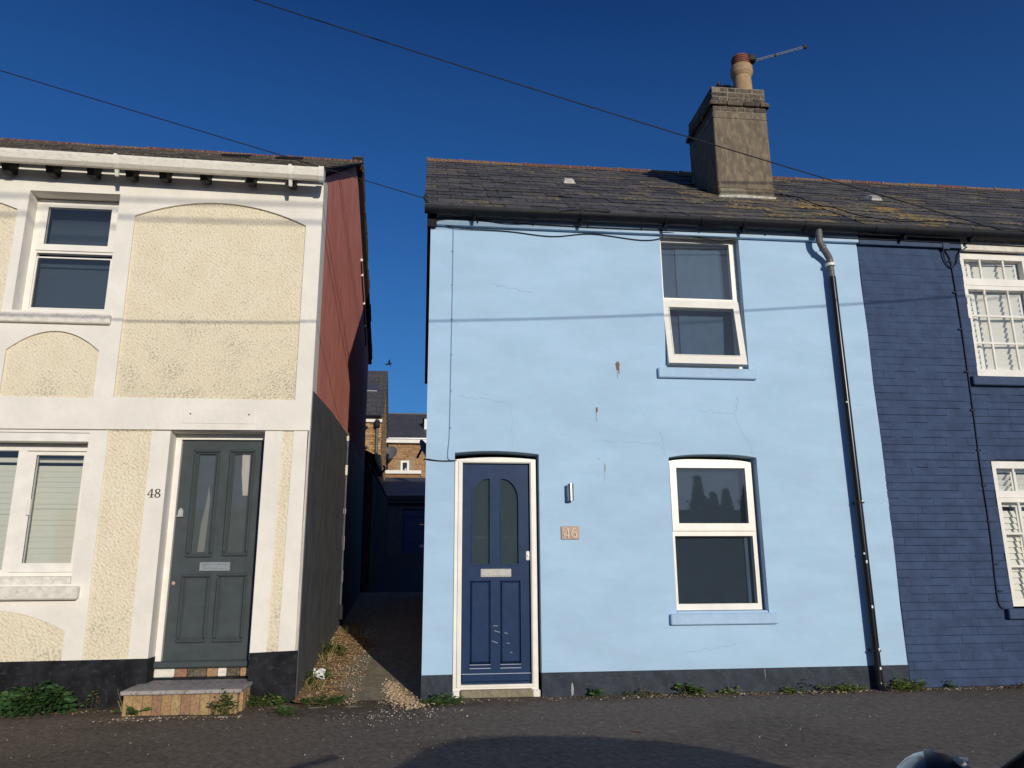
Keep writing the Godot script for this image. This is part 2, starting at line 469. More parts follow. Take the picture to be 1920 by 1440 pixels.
func sky() -> PanoramaSkyMaterial:
	var w := 512
	var h := 256
	var im := Image.create(w, h, false, Image.FORMAT_RGBF)
	var el := [-90.0, -4.0, 0.0, 8.0, 15.0, 25.0, 40.0, 60.0, 90.0]
	var co := [Color(.05, .05, .05), Color(.07, .10, .14), Color(.12, .31, .62), Color(.060, .235, .57), Color(.044, .190, .500), Color(.024, .120, .385), Color(.0085, .054, .222), Color(.006, .036, .16), Color(.006, .034, .15)]
	var sun := Vector3(sin(SUN_AZ) * cos(SUN_EL), sin(SUN_EL), cos(SUN_AZ) * cos(SUN_EL))
	for j in h:
		var e := 90.0 - (j + .5) * 180.0 / h
		var k := 0
		while k < el.size() - 2 and e > el[k + 1]: k += 1
		var base: Color = (co[k] as Color).lerp(co[k + 1], clampf((e - el[k]) / (el[k + 1] - el[k]), 0, 1))
		for i in w:
			var a := (i + .5) / w * TAU     # 0 = towards -z
			var d := Vector3(sin(a) * cos(deg_to_rad(e)), sin(deg_to_rad(e)), -cos(a) * cos(deg_to_rad(e)))
			var g := d.dot(sun)
			var q := .60 + .56 * g * g if e > -4 else .9
			var c := Color(base.r * q, base.g * q, base.b * q)
			if e > -4:
				var glow := exp(-(1.0 - g) / .06) * .45 + exp(-(1.0 - g) / .30) * .15
				c += Color(1.0, .95, .86) * glow
			im.set_pixel(i, j, c)
	var p := PanoramaSkyMaterial.new()
	p.panorama = ImageTexture.create_from_image(im)
	return p

const SUN_AZ := 0.307     # from the facade's normal towards the right
const SUN_EL := 0.222

# ------------------------------------------------------------------ building pieces
# roof slates in courses on a front slope from the eave (ye, ze) up to the ridge (yr, zr)
func slates(roof: Node3D, x0: float, x1: float, ye: float, ze: float, yr: float, zr: float, w: float, expo: float, choose: Callable, skip = null) -> void:
	var d := Vector3(0, yr - ye, zr - ze)
	var length := d.length()
	d = d.normalized()
	var up := Vector3(0, -d.z, d.y)
	var base := Basis(Vector3.RIGHT, up, -d)
	var meshes := {}
	var n := int(ceil(length / expo))
	for i in n:
		var long := minf(expo * 1.35, length - i * expo + .02)
		var x := x0 - (w * .5 if i % 2 else 0.0)
		while x < x1 - .02:
			var a := maxf(x, x0)
			var b := minf(x + w, x1)
			x += w
			if b - a < .03: continue
			if skip != null and skip.call((a + b) * .5, i * expo): continue
			var key := "%d_%d_%d" % [int((b - a) * 100), int(long * 100), rng.randi() % 3]
			if not meshes.has(key):
				var hw := (b - a) * .5 - .0025
				var mb := MB.new()
				var j := [rr(-.006, .006), rr(-.006, .006), rr(0, .018), rr(0, .018)]
				var p := []
				for y in [0.0, .0065]:
					p.append_array([Vector3(-hw, y, j[0]), Vector3(-hw + j[2], y, j[0] + .004), Vector3(hw - j[3], y, j[1] + .004), Vector3(hw, y, j[1] - .008), Vector3(hw, y, -long), Vector3(-hw, y, -long)])
				for k in 6: mb.quad(p[k], p[(k + 1) % 6], p[(k + 1) % 6 + 6], p[k + 6])
				for k in range(1, 5): mb.tri(p[6], p[6 + k], p[7 + k])
				meshes[key] = mb.mesh()
			var lift := .016 + rr(-.002, .004)
			var pos := Vector3((a + b) * .5, ye, ze) + d * (i * expo + rr(-.004, .004)) + up * lift
			var b2 := base * Basis.from_euler(Vector3(-(.0145 + rr(-.001, .002)) / maxf(long, .1), rr(-.008, .008), 0))
			add(roof, "slate", meshes[key], choose.call((a + b) * .5, i * expo), Transform3D(b2, pos))

func ridge(roof: Node3D, x0: float, x1: float, y: float, z: float, m: Array, span := .46) -> void:
	var x := x0
	while x < x1 - .05:
		var e := minf(x + span, x1)
		var mb := MB.new()
		mb.lathe([Vector2(.095, 0), Vector2(.095, e - x - .012)], tf(Vector3(0, 0, 0), 0, 0, -PI / 2), 10, PI * 1.1, -PI * .05)
		mb.lathe([Vector2(.108, 0), Vector2(.108, .05)], tf(Vector3(0, 0, 0), 0, 0, -PI / 2), 10, PI * 1.1, -PI * .05)
		# turn the half round so that its open side looks down
		add(roof, "ridge_tile", mb, m[rng.randi() % m.size()], Transform3D(Basis.from_euler(Vector3(-PI / 2 + rr(-.02, .02), 0, rr(-.01, .01))), Vector3(x, y + rr(-.004, .006), z)))
		x = e

func ring(o: PackedVector2Array, i: PackedVector2Array, z0: float, z1: float, mb: MB = null) -> MB:
	if mb == null: mb = MB.new()
	return mb.plate(o, [i], z0, z1)

# a pane with its bead, in front of z
func pane(parent: Node3D, x0: float, y0: float, x1: float, y1: float, z: float, m: Material, bead: Material) -> void:
	add(parent, "pane", MB.new().box(Vector3(x0 - .01, y0 - .01, z - .006), Vector3(x1 + .01, y1 + .01, z - .002)), m)
	var b := MB.new()
	ring(rect(x0 - .012, y0 - .012, x1 + .012, y1 + .012), rect(x0, y0, x1, y1), z - .002, z + .009, b)
	add(parent, "glazing_bead", b, bead)

func wire(pts: Array, sag: float, steps := 24) -> Array:
	var out := []
	for k in steps + 1:
		var u := float(k) / steps
		out.append(pts[0].lerp(pts[1], u) - Vector3(0, 4 * sag * u * (1 - u), 0))
	return out

func curve(pts: Array, steps := 6) -> Array:
	var out := []
	for i in pts.size() - 1:
		var a: Vector3 = pts[maxi(i - 1, 0)]
		var d: Vector3 = pts[mini(i + 2, pts.size() - 1)]
		for k in steps: out.append((pts[i] as Vector3).cubic_interpolate(pts[i + 1], a, d, float(k) / steps))
	out.append(pts[-1])
	return out

func strip(pts: Array, w: float, z: float, mb: MB = null) -> MB:   # a thin irregular line lying on a wall
	if mb == null: mb = MB.new()
	for i in pts.size() - 1:
		var a: Vector2 = pts[i]
		var b: Vector2 = pts[i + 1]
		var o := (b - a).orthogonal().normalized() * w * .5
		mb.quad(Vector3(a.x - o.x, a.y - o.y, z), Vector3(a.x + o.x, a.y + o.y, z), Vector3(b.x + o.x, b.y + o.y, z), Vector3(b.x - o.x, b.y - o.y, z))
	return mb

func wobble(a: Vector2, b: Vector2, n: int, amp: float) -> Array:
	var p := []
	for k in n + 1:
		var u := float(k) / n
		p.append(a.lerp(b, u) + Vector2(rr(-amp, amp), rr(-amp, amp)) * (1.0 if k > 0 and k < n else 0.0))
	return p

func half_gutter(x0: float, x1: float, y: float, z: float, r: float, drop := 0.0) -> MB:   # open half round trough along x
	var mb := MB.new()
	var n := 14
	var prof := []
	for k in n + 1: prof.append(Vector2(cos(PI + PI * k / n) * r, sin(PI + PI * k / n) * r))
	var lip := [Vector2(-r, 0), Vector2(-r, .012), Vector2(-r + .006, .014)]
	var rim := [Vector2(r, .0), Vector2(r + .002, .014), Vector2(r - .008, .016)]
	lip.reverse()
	var all: Array = lip + prof + rim
	for k in all.size() - 1:
		var a: Vector2 = all[k]
		var b: Vector2 = all[k + 1]
		var na := -a.normalized() if k > 2 and k < 3 + n else Vector2.ZERO
		mb.quad(Vector3(x0, y + a.y, z + a.x), Vector3(x0, y + b.y, z + b.x), Vector3(x1, y + b.y - drop, z + b.x), Vector3(x1, y + a.y - drop, z + a.x))
		var q: Vector2 = a * .95
		var s: Vector2 = b * .95
		mb.quad(Vector3(x0, y + s.y, z + s.x), Vector3(x0, y + q.y, z + q.x), Vector3(x1, y + q.y - drop, z + q.x), Vector3(x1, y + s.y - drop, z + s.x))
	return mb

func half_disc(x: float, y: float, z: float, r: float, t := .006) -> MB:
	var p := PackedVector2Array()
	for k in 15: p.append(Vector2(cos(PI + PI * k / 14) * r, sin(PI + PI * k / 14) * r))
	p.append(Vector2(r, .012)); p.append(Vector2(-r, .012))
	return MB.new().plate(p, [], 0, t, Transform3D(Basis(Vector3(0, 0, 1), Vector3(0, 1, 0), Vector3(-1, 0, 0)), Vector3(x, y, z)))

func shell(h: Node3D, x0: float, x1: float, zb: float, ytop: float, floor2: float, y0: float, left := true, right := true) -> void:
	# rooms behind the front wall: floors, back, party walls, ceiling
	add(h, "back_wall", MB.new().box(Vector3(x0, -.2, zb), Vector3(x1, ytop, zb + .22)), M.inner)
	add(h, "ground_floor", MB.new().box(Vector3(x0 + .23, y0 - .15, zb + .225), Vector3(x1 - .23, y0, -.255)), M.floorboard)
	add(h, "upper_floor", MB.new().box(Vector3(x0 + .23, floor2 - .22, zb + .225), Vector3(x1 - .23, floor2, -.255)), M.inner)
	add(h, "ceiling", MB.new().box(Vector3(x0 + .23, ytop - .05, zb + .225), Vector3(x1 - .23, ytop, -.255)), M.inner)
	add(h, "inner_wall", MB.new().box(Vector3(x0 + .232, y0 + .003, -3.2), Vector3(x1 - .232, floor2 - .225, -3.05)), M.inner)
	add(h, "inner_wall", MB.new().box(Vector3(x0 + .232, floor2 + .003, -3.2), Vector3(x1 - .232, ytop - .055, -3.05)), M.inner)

# a rough plaster surface behind an opening; the dirt gathers near its foot
func roughcast(parent: Node3D, x0: float, y0: float, x1: float, y1: float, z: float, step: float, amp: float, grain: float, dirt: float, called := "roughcast_panel") -> void:
	var f := FastNoiseLite.new()
	f.seed = rng.randi() % 9999
	f.noise_type = FastNoiseLite.TYPE_SIMPLEX_SMOOTH
	f.frequency = 1.0 / grain
	f.fractal_octaves = 3; f.fractal_gain = .65
	f.domain_warp_enabled = true; f.domain_warp_amplitude = grain * .8; f.domain_warp_frequency = .6 / grain
	var g := FastNoiseLite.new()
	g.seed = rng.randi() % 9999
	g.frequency = 2.6; g.fractal_octaves = 4
	var pit := FastNoiseLite.new()
	pit.seed = rng.randi() % 9999
	pit.frequency = 14.0; pit.fractal_octaves = 2
	var mb := MB.new()
	var nx := int((x1 - x0) / step)
	var ny := int((y1 - y0) / step)
	mb.grid(nx, ny, func(i, j):
		var x := lerpf(x0, x1, float(i) / nx)
		var y := lerpf(y0, y1, float(j) / ny)
		var q := f.get_noise_2d(x * 1.0, y * 1.25 + x * .5)
		var r := q
		q = clampf(q * 1.6 + .35, -1.0, 1.0)
		var low := 1.0 - float(j) / ny
		var cl := g.get_noise_2d(x, y)
		var dd := clampf((cl * .8 + low * low * .75 - .30 + dirt) * 1.2, 0, 1) * clampf(.22 - r * 2.9, 0, 1)
		var pits := smoothstep(.50, .66, pit.get_noise_2d(x * 2.2, y * 2.2)) * clampf(.35 - r * 3.0, 0, 1)
		var col := Color(.725, .645, .49).lerp(Color(.775, .70, .55), clampf(.5 + cl, 0, 1))
		col = col.lerp(Color(.20, .17, .10), dd * .85)
		col = col.lerp(Color(.34, .29, .20), pits * .8)
		col = col.lerp(Color(.45, .39, .27), clampf(-.28 - r, 0, .3) * 1.6)
		mb.tint = col
		return Vector3(x, y, z + q * amp - pits * amp * .8))
	add(parent, called, mb, M.cream)

# ------------------------------------------------------------------ the white and cream house on the left
func left_house() -> void:
	var h := thing("cream_house", "white and cream rendered house with arched roughcast panels and terracotta gable, left of the alley", "house")
	var XL := -6.6
	var XR := -1.045
	var up_open := pv([-3.716, 3.37, -2.885, 3.385, -2.945, 4.54, -3.716, 4.555])
	up_open = rect(-3.716, 3.372, -2.915, 4.545)
	var low_open := rect(-4.75, .985, -2.927, 2.285)
	var door_open := pv([-2.25, .02, -1.436, .02, -1.43, 2.30, -2.248, 2.296])
	var band := 2.298
	# structural wall behind everything
	var holes := [up_open, low_open, door_open]
	var wall := add(h, "wall", MB.new().plate(rect(XL, -.15, XR, 4.86), holes, -.27, -.022), M.white)
	# white frame of the upper storey, proud of the roughcast
	var big := arched(-2.762, 2.588, -1.192, 4.335, 4.306, 4.502)
	var small := arched(-3.712, 2.578, -2.932, 3.0, 3.01, 3.185)
	var far := arched(-5.4, 2.57, -3.80, 4.30, 4.352, 4.50)
	add(h, "render_frame", MB.new().plate(pv([XL, 2.27, XR, 2.312, XR, 4.86, XL, 4.86]), [big, small, far, up_open], -.0215, .012), M.white)
	var strip1 := pv([-2.763, .384, -2.406, .390, -2.408, 2.292, -2.772, 2.288])
	var strip2 := pv([-1.30, .416, -1.21, .421, -1.188, 2.305, -1.282, 2.304])
	var larch := arched(-4.2, .37, -2.926, .60, .612, .78)
	var low_outer := pv([XL, .360, -2.2485, .384, -2.2485, 2.292, XL, 2.272])
	add(h, "render_frame", MB.new().plate(low_outer, [rect(-4.75, .985, -2.927, 2.266), strip1, larch], -.0215, 0), M.white)
	add(h, "render_frame", MB.new().plate(pv([-1.4365, .414, XR, .428, XR, 2.308, -1.4365, 2.303]), [strip2], -.0215, 0), M.white)
	roughcast(h, -2.80, 2.55, -1.16, 4.53, -.0125, .0056, .0062, .023, -.02)
	roughcast(h, -3.75, 2.55, -2.90, 3.21, -.0125, .006, .0052, .023, -.13)
	roughcast(h, -4.4, 2.55, -3.78, 4.53, -.012, .011, .0055, .036, -.1)
	roughcast(h, -2.80, .36, -2.38, 2.31, -.0125, .0058, .0062, .030, -.22)
	roughcast(h, -1.33, .39, -1.16, 2.32, -.012, .0065, .0048, .036, -.18)
	roughcast(h, -3.7, .33, -2.89, .80, -.012, .0062, .0052, .036, -.05)
	# black plinth
	add(h, "plinth", MB.new().plate(pv([XL, -.15, -2.2505, -.15, -2.2505, .386, XL, .358]), [], -.0205, .006), M.plinth)
	add(h, "plinth", MB.new().plate(pv([-1.4345, -.15, XR + .002, -.15, XR + .002, .43, -1.4345, .416]), [], -.0205, .006), M.plinth)
	# painted-over sign plate with two nail heads, cracks
	var pl := add(h, "painted_over_plate", MB.new().cbox(Vector3(-2.155, 2.362, .0125), Vector3(-1.532, 2.497, .0165), .003), M.white)
	for x in [-2.09, -1.585]: add(pl, "nail", MB.new().box(Vector3(x - .006, 2.44, .0165), Vector3(x + .006, 2.452, .019)), M.black)
	add(wall, "crack", strip(wobble(Vector2(-2.46, 2.60), Vector2(-2.35, 2.31), 9, .015), .004, .0128), M.sill_white)
	# gable: terracotta above, bitumen below, in the alley
	var gt := Transform3D(Basis(Vector3(0, 0, -1), Vector3(0, 1, 0), Vector3(1, 0, 0)), Vector3(XR, 0, 0))   # local x = depth into the alley
	add(h, "gable_wall", MB.new().plate(pv([.024, -.2, 6.3, -.2, 6.3, 4.78, 2.95, 6.62, .024, 4.84]), [], -.25, -.001, gt), M.red)
	add(h, "gable_base", MB.new().plate(pv([.026, -.2, 6.29, -.2, 6.29, 2.86, 3.3, 2.845, 1.4, 2.78, .026, 2.685]), [], -.0005, .007, gt), M.tar)
	add(h, "corner_bead", MB.new().box(Vector3(XR - .02, .43, -.0235), Vector3(XR + .001, 4.8, .0)), M.white)
	var cond := add(h, "conduit", MB.new().tube(curve([Vector3(XR + .02, .62, -3.16), Vector3(XR + .02, 1.7, -3.17), Vector3(XR + .02, 2.86, -3.19)], 5), .013, 8), M.tar)
	add(cond, "end_box", MB.new().cbox(Vector3(XR + .006, .5, -3.2), Vector3(XR + .06, .68, -3.11), .008), M.black)
	for y in [.95, 1.35, 1.8, 2.3, 2.75]: add(cond, "clip", MB.new().box(Vector3(XR + .006, y, -3.178), Vector3(XR + .0345, y + rr(.05, .2), -3.166)), M.sill_white)
	# back, floors, inner walls
	shell(h, XL, XR - .25, -6.3, 4.74, 2.5, .25)
	add(h, "party_wall", MB.new().box(Vector3(XL - .02, -.15, -6.3), Vector3(XL + .22, 4.85, -.275)), M.inner)
	# roof
	var rb := MB.new()
	var ye := 4.80
	var ze := .20
	var yr := 6.645
	var zr := -2.94
	var d := Vector3(0, yr - ye, zr - ze)
	rb.hexa([Vector3(XL, ye - .03, ze - .02), Vector3(-.985, ye - .03, ze - .02), Vector3(-.985, yr - .03, zr), Vector3(XL, yr - .03, zr), Vector3(XL, ye + .002, ze), Vector3(-.985, ye + .002, ze), Vector3(-.985, yr + .002, zr), Vector3(XL, yr + .002, zr)])
	rb.hexa([Vector3(XL, yr - .03, zr - .002), Vector3(-.985, yr - .03, zr - .002), Vector3(-.985, 4.68, -6.5), Vector3(XL, 4.68, -6.5), Vector3(XL, yr + .012, zr - .002), Vector3(-.985, yr + .012, zr - .002), Vector3(-.985, 4.72, -6.5), Vector3(XL, 4.72, -6.5)])
	var roof := add(h, "roof", rb, M.roof_under)
	roof.rotation.z = -.0115
	roof.position.x = -.07
	slates(roof, XL, -.965, ye, ze, yr, zr, .27, .24, func(_x, _s): return M["bslate%d" % (rng.randi() % 4)])
	ridge(roof, XL, -.96, yr - .02, zr, [M.ridge_dull, M.ridge_dull, M.ridge_clay])
	for q in [[-2.27, 1.9], [-1.75, 2.4]]:   # two slipped slates near the ridge
		var dn := d.normalized()
		add(roof, "slipped_slate", MB.new().box(Vector3(-.16, 0, -.02), Vector3(.16, .012, .12)), M.black, Transform3D(Basis(Vector3.RIGHT, Vector3(0, -dn.z, dn.y), -dn) * Basis.from_euler(Vector3(.1, 0, .02)), Vector3(q[0], ye, ze) + dn * q[1] + Vector3(0, .045, 0)))
	# ragged slate ends along the back verge
	for k in 22:
		var u := k / 22.0
		add(roof, "verge_slate", MB.new().box(Vector3(-.15, 0, -.1), Vector3(.0, .012, .1)), M["bslate%d" % (k % 4)], tf(Vector3(-.96 + rr(-.01, .01), lerpf(yr, 4.70, u), lerpf(zr, -6.45, u)), -.5, 0, .02))
	# exposed rafter feet, plate and gutter
	for xx in [-6.4, -6.05, -5.7, -5.35, -5.0, -4.62, -4.24, -3.88, -3.5, -3.14, -2.80, -2.50, -2.13, -1.71, -1.33]:
		var rf := MB.new()
		rf.plate(pv([-.30, 4.80, .0, 4.685, .08, 4.65, .14, 4.652, .175, 4.70, .175, 4.765, -.3, 5.03]), [], -.033, .033, Transform3D(Basis(Vector3(0, 0, 1), Vector3(0, 1, 0), Vector3(-1, 0, 0)), Vector3(xx, 0.01, 0)))
		add(h, "rafter_foot", rf, M.black)
	var gu := MB.new()
	var prof := pv([0, .012, .012, -.045, .035, -.085, .075, -.088, .105, -.062, .118, -.005, .118, .018, .11, .018, .104, -.002, .09, -.05, .07, -.074, .04, -.072, .022, -.04, .012, .012])
	var gt2 := Transform3D(Basis(Vector3(0, 0, 1), Vector3(0, 1, 0), Vector3(-1, 0, 0)), Vector3(0, 4.738, .187))
	gu.plate(prof, [], 1.03, -XL, gt2)
	var gm := add(h, "gutter", gu, M.gutter_white)
	gm.rotation.z = -.013
	gm.position.x = -.066
	add(gm, "stop_end", MB.new().plate(pv([-.006, .02, .008, -.05, .03, -.094, .08, -.097, .112, -.068, .126, -.005, .126, .024]), [], 1.005, 1.055, gt2), M.upvc)
	for bx in [1.30, 2.86, 4.4]:
		add(gm, "gutter_bracket", MB.new().plate(pv([.02, -.15, .035, -.15, .06, -.10, .08, -.094, .112, -.066, .126, -.005, .126, .026, .118, .026, .116, -.004, .104, -.056, .076, -.082, .02, -.078]), [], bx, bx + .03, gt2), M.upvc)
	# ---- upper window
	var w := thing_part(h, "window")
	var zf := -.15
	var fr := MB.new()
	ring(rect(-3.722, 3.40, -2.92, 4.535), rect(-3.66, 3.44, -2.985, 4.475), zf - .05, zf, fr)
	fr.box(Vector3(-3.66, 3.995, zf - .045), Vector3(-2.985, 4.03, zf - .002))
	add(w, "frame", fr, M.upvc)
	add(w, "sash", ring(rect(-3.672, 4.018, -2.975, 4.488), rect(-3.606, 4.078, -3.035, 4.455), zf - .03, zf + .012), M.upvc)
	pane(w, -3.606, 4.078, -3.035, 4.455, zf, M.pane, M.upvc)
	pane(w, -3.645, 3.455, -2.998, 3.945, zf - .012, M.pane, M.upvc)
	add(w, "roller_blind", MB.new().box(Vector3(-3.75, 3.36, -.34), Vector3(-2.9, 4.6, -.325)), M.blind_dark)
	add(w, "sill", MB.new().cbox(Vector3(-4.05, 3.252, -.26), Vector3(-2.855, 3.343, .052), .008), M.sill_white)
	# ---- lower window: pvc casements, white timber lintel board, blinds
	w = thing_part(h, "window")
	add(w, "lintel_board", MB.new().cbox(Vector3(-4.745, 2.187, -.12), Vector3(-2.929, 2.262, -.006), .004), M.upvc)
	zf = -.14
	fr = MB.new()
	ring(rect(-4.74, 1.05, -2.93, 2.185), rect(-4.68, 1.105, -2.985, 2.125), zf - .06, zf, fr)
	fr.box(Vector3(-3.555, 1.105, zf - .055), Vector3(-3.485, 2.125, zf - .002))
	add(w, "frame", fr, M.upvc)
	add(w, "sash", ring(rect(-3.487, 1.085, -2.955, 2.115), rect(-3.395, 1.16, -3.0, 2.085), zf - .03, zf + .014), M.upvc)
	pane(w, -3.395, 1.16, -3.0, 2.085, zf, M.pane, M.black)
	pane(w, -4.68, 1.105, -3.555, 2.125, zf - .012, M.pane, M.upvc)
	add(w, "handle", MB.new().cbox(Vector3(-3.41, 1.56, zf + .0), Vector3(-3.385, 1.70, zf + .035), .005), M.upvc)
	var y := 1.08
	while y < 2.03:
		for e in [[-4.69, -3.50], [-3.47, -2.96]]:
			add(w, "blind_slat", MB.new().box(Vector3(e[0], -.026, -.0015), Vector3(e[1], .026, .0015)), M.blind_white, tf(Vector3(0, y, -.265 + rr(-.002, .002)), -.10 + rr(-.02, .02), 0, rr(-.0015, .0015)))
		y += .0475
	add(w, "blind_headrail", MB.new().box(Vector3(-4.69, 2.035, -.285), Vector3(-2.96, 2.075, -.245)), M.blind_white)
	add(w, "window_board", MB.new().box(Vector3(-4.74, .985, -.27), Vector3(-2.932, 1.048, -.002)), M.sill_white)
	add(w, "sill", MB.new().cbox(Vector3(-4.85, .862, -.2), Vector3(-2.845, .972, .065), .012), M.sill_white)
	# ---- front door
	var dr := thing_part(h, "door")
	zf = -.2
	add(dr, "frame", MB.new().plate(pv([-2.247, .30, -2.197, .30, -2.197, 2.245, -1.475, 2.25, -1.475, .30, -1.4375, .30, -1.4375, 2.298, -2.247, 2.294]), [], zf - .08, zf + .03), M.upvc)
	var leaf := MB.new()
	var pan := [rect(-2.075, 1.215, -1.87, 2.15), rect(-1.765, 1.225, -1.565, 2.155), rect(-2.09, .50, -1.865, 1.05), rect(-1.79, .50, -1.555, 1.055)]
	leaf.plate(pv([-2.195, .335, -1.477, .335, -1.477, 2.247, -2.195, 2.242]), pan, zf - .05, zf - .006)
	add(dr, "leaf", leaf, M.door_grey)
	for k in 4:
		var p: PackedVector2Array = pan[k]
		var b := MB.new()
		var q0 := p[0]
		var q1 := p[2]
		for bar in [[q0.x - .014, q0.y - .014, q1.x + .014, q0.y + .018], [q0.x - .014, q1.y - .018, q1.x + .014, q1.y + .014], [q0.x - .014, q0.y + .0175, q0.x + .018, q1.y - .0175], [q1.x - .018, q0.y + .0175, q1.x + .014, q1.y - .0175]]:
			b.cbox(Vector3(bar[0], bar[1], zf - .035), Vector3(bar[2], bar[3], zf + .011), .0125)
		ring(rect(q0.x + .016, q0.y + .016, q1.x - .016, q1.y - .016), rect(q0.x + .028, q0.y + .028, q1.x - .028, q1.y - .028), zf - .04, zf - .012, b)
		add(dr, "moulding", b, M.door_grey)
		if k < 2:
			add(dr, "pane", MB.new().box(Vector3(p[0].x, p[0].y, zf - .026), Vector3(p[2].x, p[2].y, zf - .022)), M.pane_dark)
			add(dr, "glass_backing", MB.new().box(Vector3(p[0].x - .01, p[0].y - .01, zf - .062), Vector3(p[2].x + .01, p[2].y + .01, zf - .052)), M.door_grey)
		else:
			add(dr, "panel", MB.new().cbox(Vector3(p[0].x + .012, p[0].y + .012, zf - .05), Vector3(p[2].x - .012, p[2].y - .012, zf - .008), .022), M.door_grey)
	add(dr, "curtain", MB.new().plate(pv([-1.60, 1.75, -1.59, 1.5, -1.588, 2.125, -1.672, 2.125, -1.668, 1.95, -1.645, 1.75]), [], zf - .05, zf - .04), M.curtain2)
	add(dr, "net_curtain", MB.new().plate(pv([-2.0, 1.25, -1.94, 1.25, -1.93, 1.50, -1.925, 1.72, -1.945, 1.84, -1.955, 1.70, -1.985, 1.50]), [], zf - .05, zf - .04), M.net)
	var lp := add(dr, "letter_plate", ring(rect(-1.955, 1.088, -1.697, 1.162), rect(-1.92, 1.106, -1.732, 1.144), zf - .008, zf + .004), M.plate_dark)
	add(lp, "flap", MB.new().cbox(Vector3(-1.92, 1.106, zf - .01), Vector3(-1.732, 1.144, zf - .001), .003), M.plate_dark)
	var lk := MB.new()
	lk.plate(arched(-2.178, 1.565, -2.135, 1.605, 1.605, 1.632, -99, 10), [], zf - .006, zf + .012)
	lk.box(Vector3(-2.186, 1.556, zf - .006), Vector3(-2.130, 1.566, zf + .02))
	add(dr, "lock", lk, M.satin)
	add(dr, "keyhole_plate", MB.new().lathe([Vector2(.0, .004), Vector2(.012, .004), Vector2(.016, 0)], tf(Vector3(-2.165, .985, zf - .006), PI / 2), 12), M.copper)
	add(dr, "weatherboard", MB.new().cbox(Vector3(-2.265, .288, zf - .08), Vector3(-1.4375, .345, zf + .055), .012), M.door_grey)
	var bx := -2.247
	for q in [[.17, "sill_white"], [.10, "step_brick5"], [.16, "chim_brick"], [.09, "step_brick3"], [.075, "sill_white"], [.11, "chim_brick"], [.1045, "step_brick4"]]:
		add(dr, "sill_brick", MB.new().cbox(Vector3(bx + .002, .215, zf - .08), Vector3(bx + q[0] - .002, .282, zf + .03 + rr(-.004, .004)), .006), M[q[1]])
		bx += q[0]
	add(dr, "plinth_reveal", MB.new().box(Vector3(-2.2505, .0, -.262), Vector3(-2.244, .386, .004)), M.plinth)
	add(dr, "dark_infill", MB.new().box(Vector3(-2.247, .0, zf - .08), Vector3(-1.4375, .212, zf + .02)), M.plinth)
	# ---- wire with clips high on the gable
	var cw := thing("gable_cable", "thin black cable with white clips on the terracotta gable near its back slope", "cable")
	var cp := []
	for q in [[-4.05, 5.66], [-4.25, 5.50], [-4.75, 5.22], [-5.15, 4.98], [-5.5, 4.75]]: cp.append(Vector3(XR + .012, q[1], q[0]))
	add(cw, "cable", MB.new().tube(curve(cp, 4), .011, 6), M.cable)
	for q in cp.slice(0, 4): add(cw, "clip", MB.new().cbox(q - Vector3(.012, .022, .022), q + Vector3(.022, .022, .022), .006), M.upvc)
	# ---- house number
	var num := thing("house_number", "dark serif numerals 48 on the white pier left of the grey door", "house number", Vector3(-2.333, 1.743, 0))
	for k in 2:
		add(num, "numeral", text("48"[k], .104, "Droid Serif"), M.ink, tf(Vector3(-.03 + .058 * k, 0, .003)))

func thing_part(parent: Node3D, called: String) -> Node3D:
	var o := Node3D.new()
	o.name = called
	parent.add_child(o, true)
	return o

func text(s: String, height: float, font: String, depth := .006) -> TextMesh:
	var t := TextMesh.new()
	var f := SystemFont.new()
	f.font_names = PackedStringArray([font])
	t.font = f
	t.text = s
	t.font_size = 96
	t.pixel_size = height / 96.0
	t.depth = depth
	t.horizontal_alignment = HORIZONTAL_ALIGNMENT_CENTER
	t.vertical_alignment = VERTICAL_ALIGNMENT_CENTER
	return t

# ------------------------------------------------------------------ the doorstep
func doorstep() -> void:
	var t := thing("doorstep", "step of upright yellow bricks under a grey stone tread at the charcoal door", "doorstep")
	add(t, "core", MB.new().box(Vector3(-2.27, -.05, -.17), Vector3(-1.43, .15, .364)), M.mortar)
	var x := -2.285
	for k in 12:
		var w := .0715
		add(t, "brick", MB.new().cbox(Vector3(x + .0025, -.05, .28), Vector3(x + w - .0025, .158, .372 + rr(-.002, .002)), .006), M["step_brick%d" % [0, 4, 1, 2, 1, 0, 2, 3, 0, 3, 4, 0][k]], tf(Vector3(0, rr(-.003, .002), 0), 0, 0, rr(-.004, .004)))
		x += w
	for s in 3:
		add(t, "brick", MB.new().cbox(Vector3(-1.45, -.05, .02 + s * .09), Vector3(-1.405, .155, .105 + s * .09), .006), M["step_brick%d" % (s * 2 % 6)])
	var tr := MB.new()
	tr.cbox(Vector3(-2.30, .161, -.169), Vector3(-1.395, .192, .40), .006)
	add(t, "tread", tr, M.tread, tf(Vector3(0, .0, 0), .012))

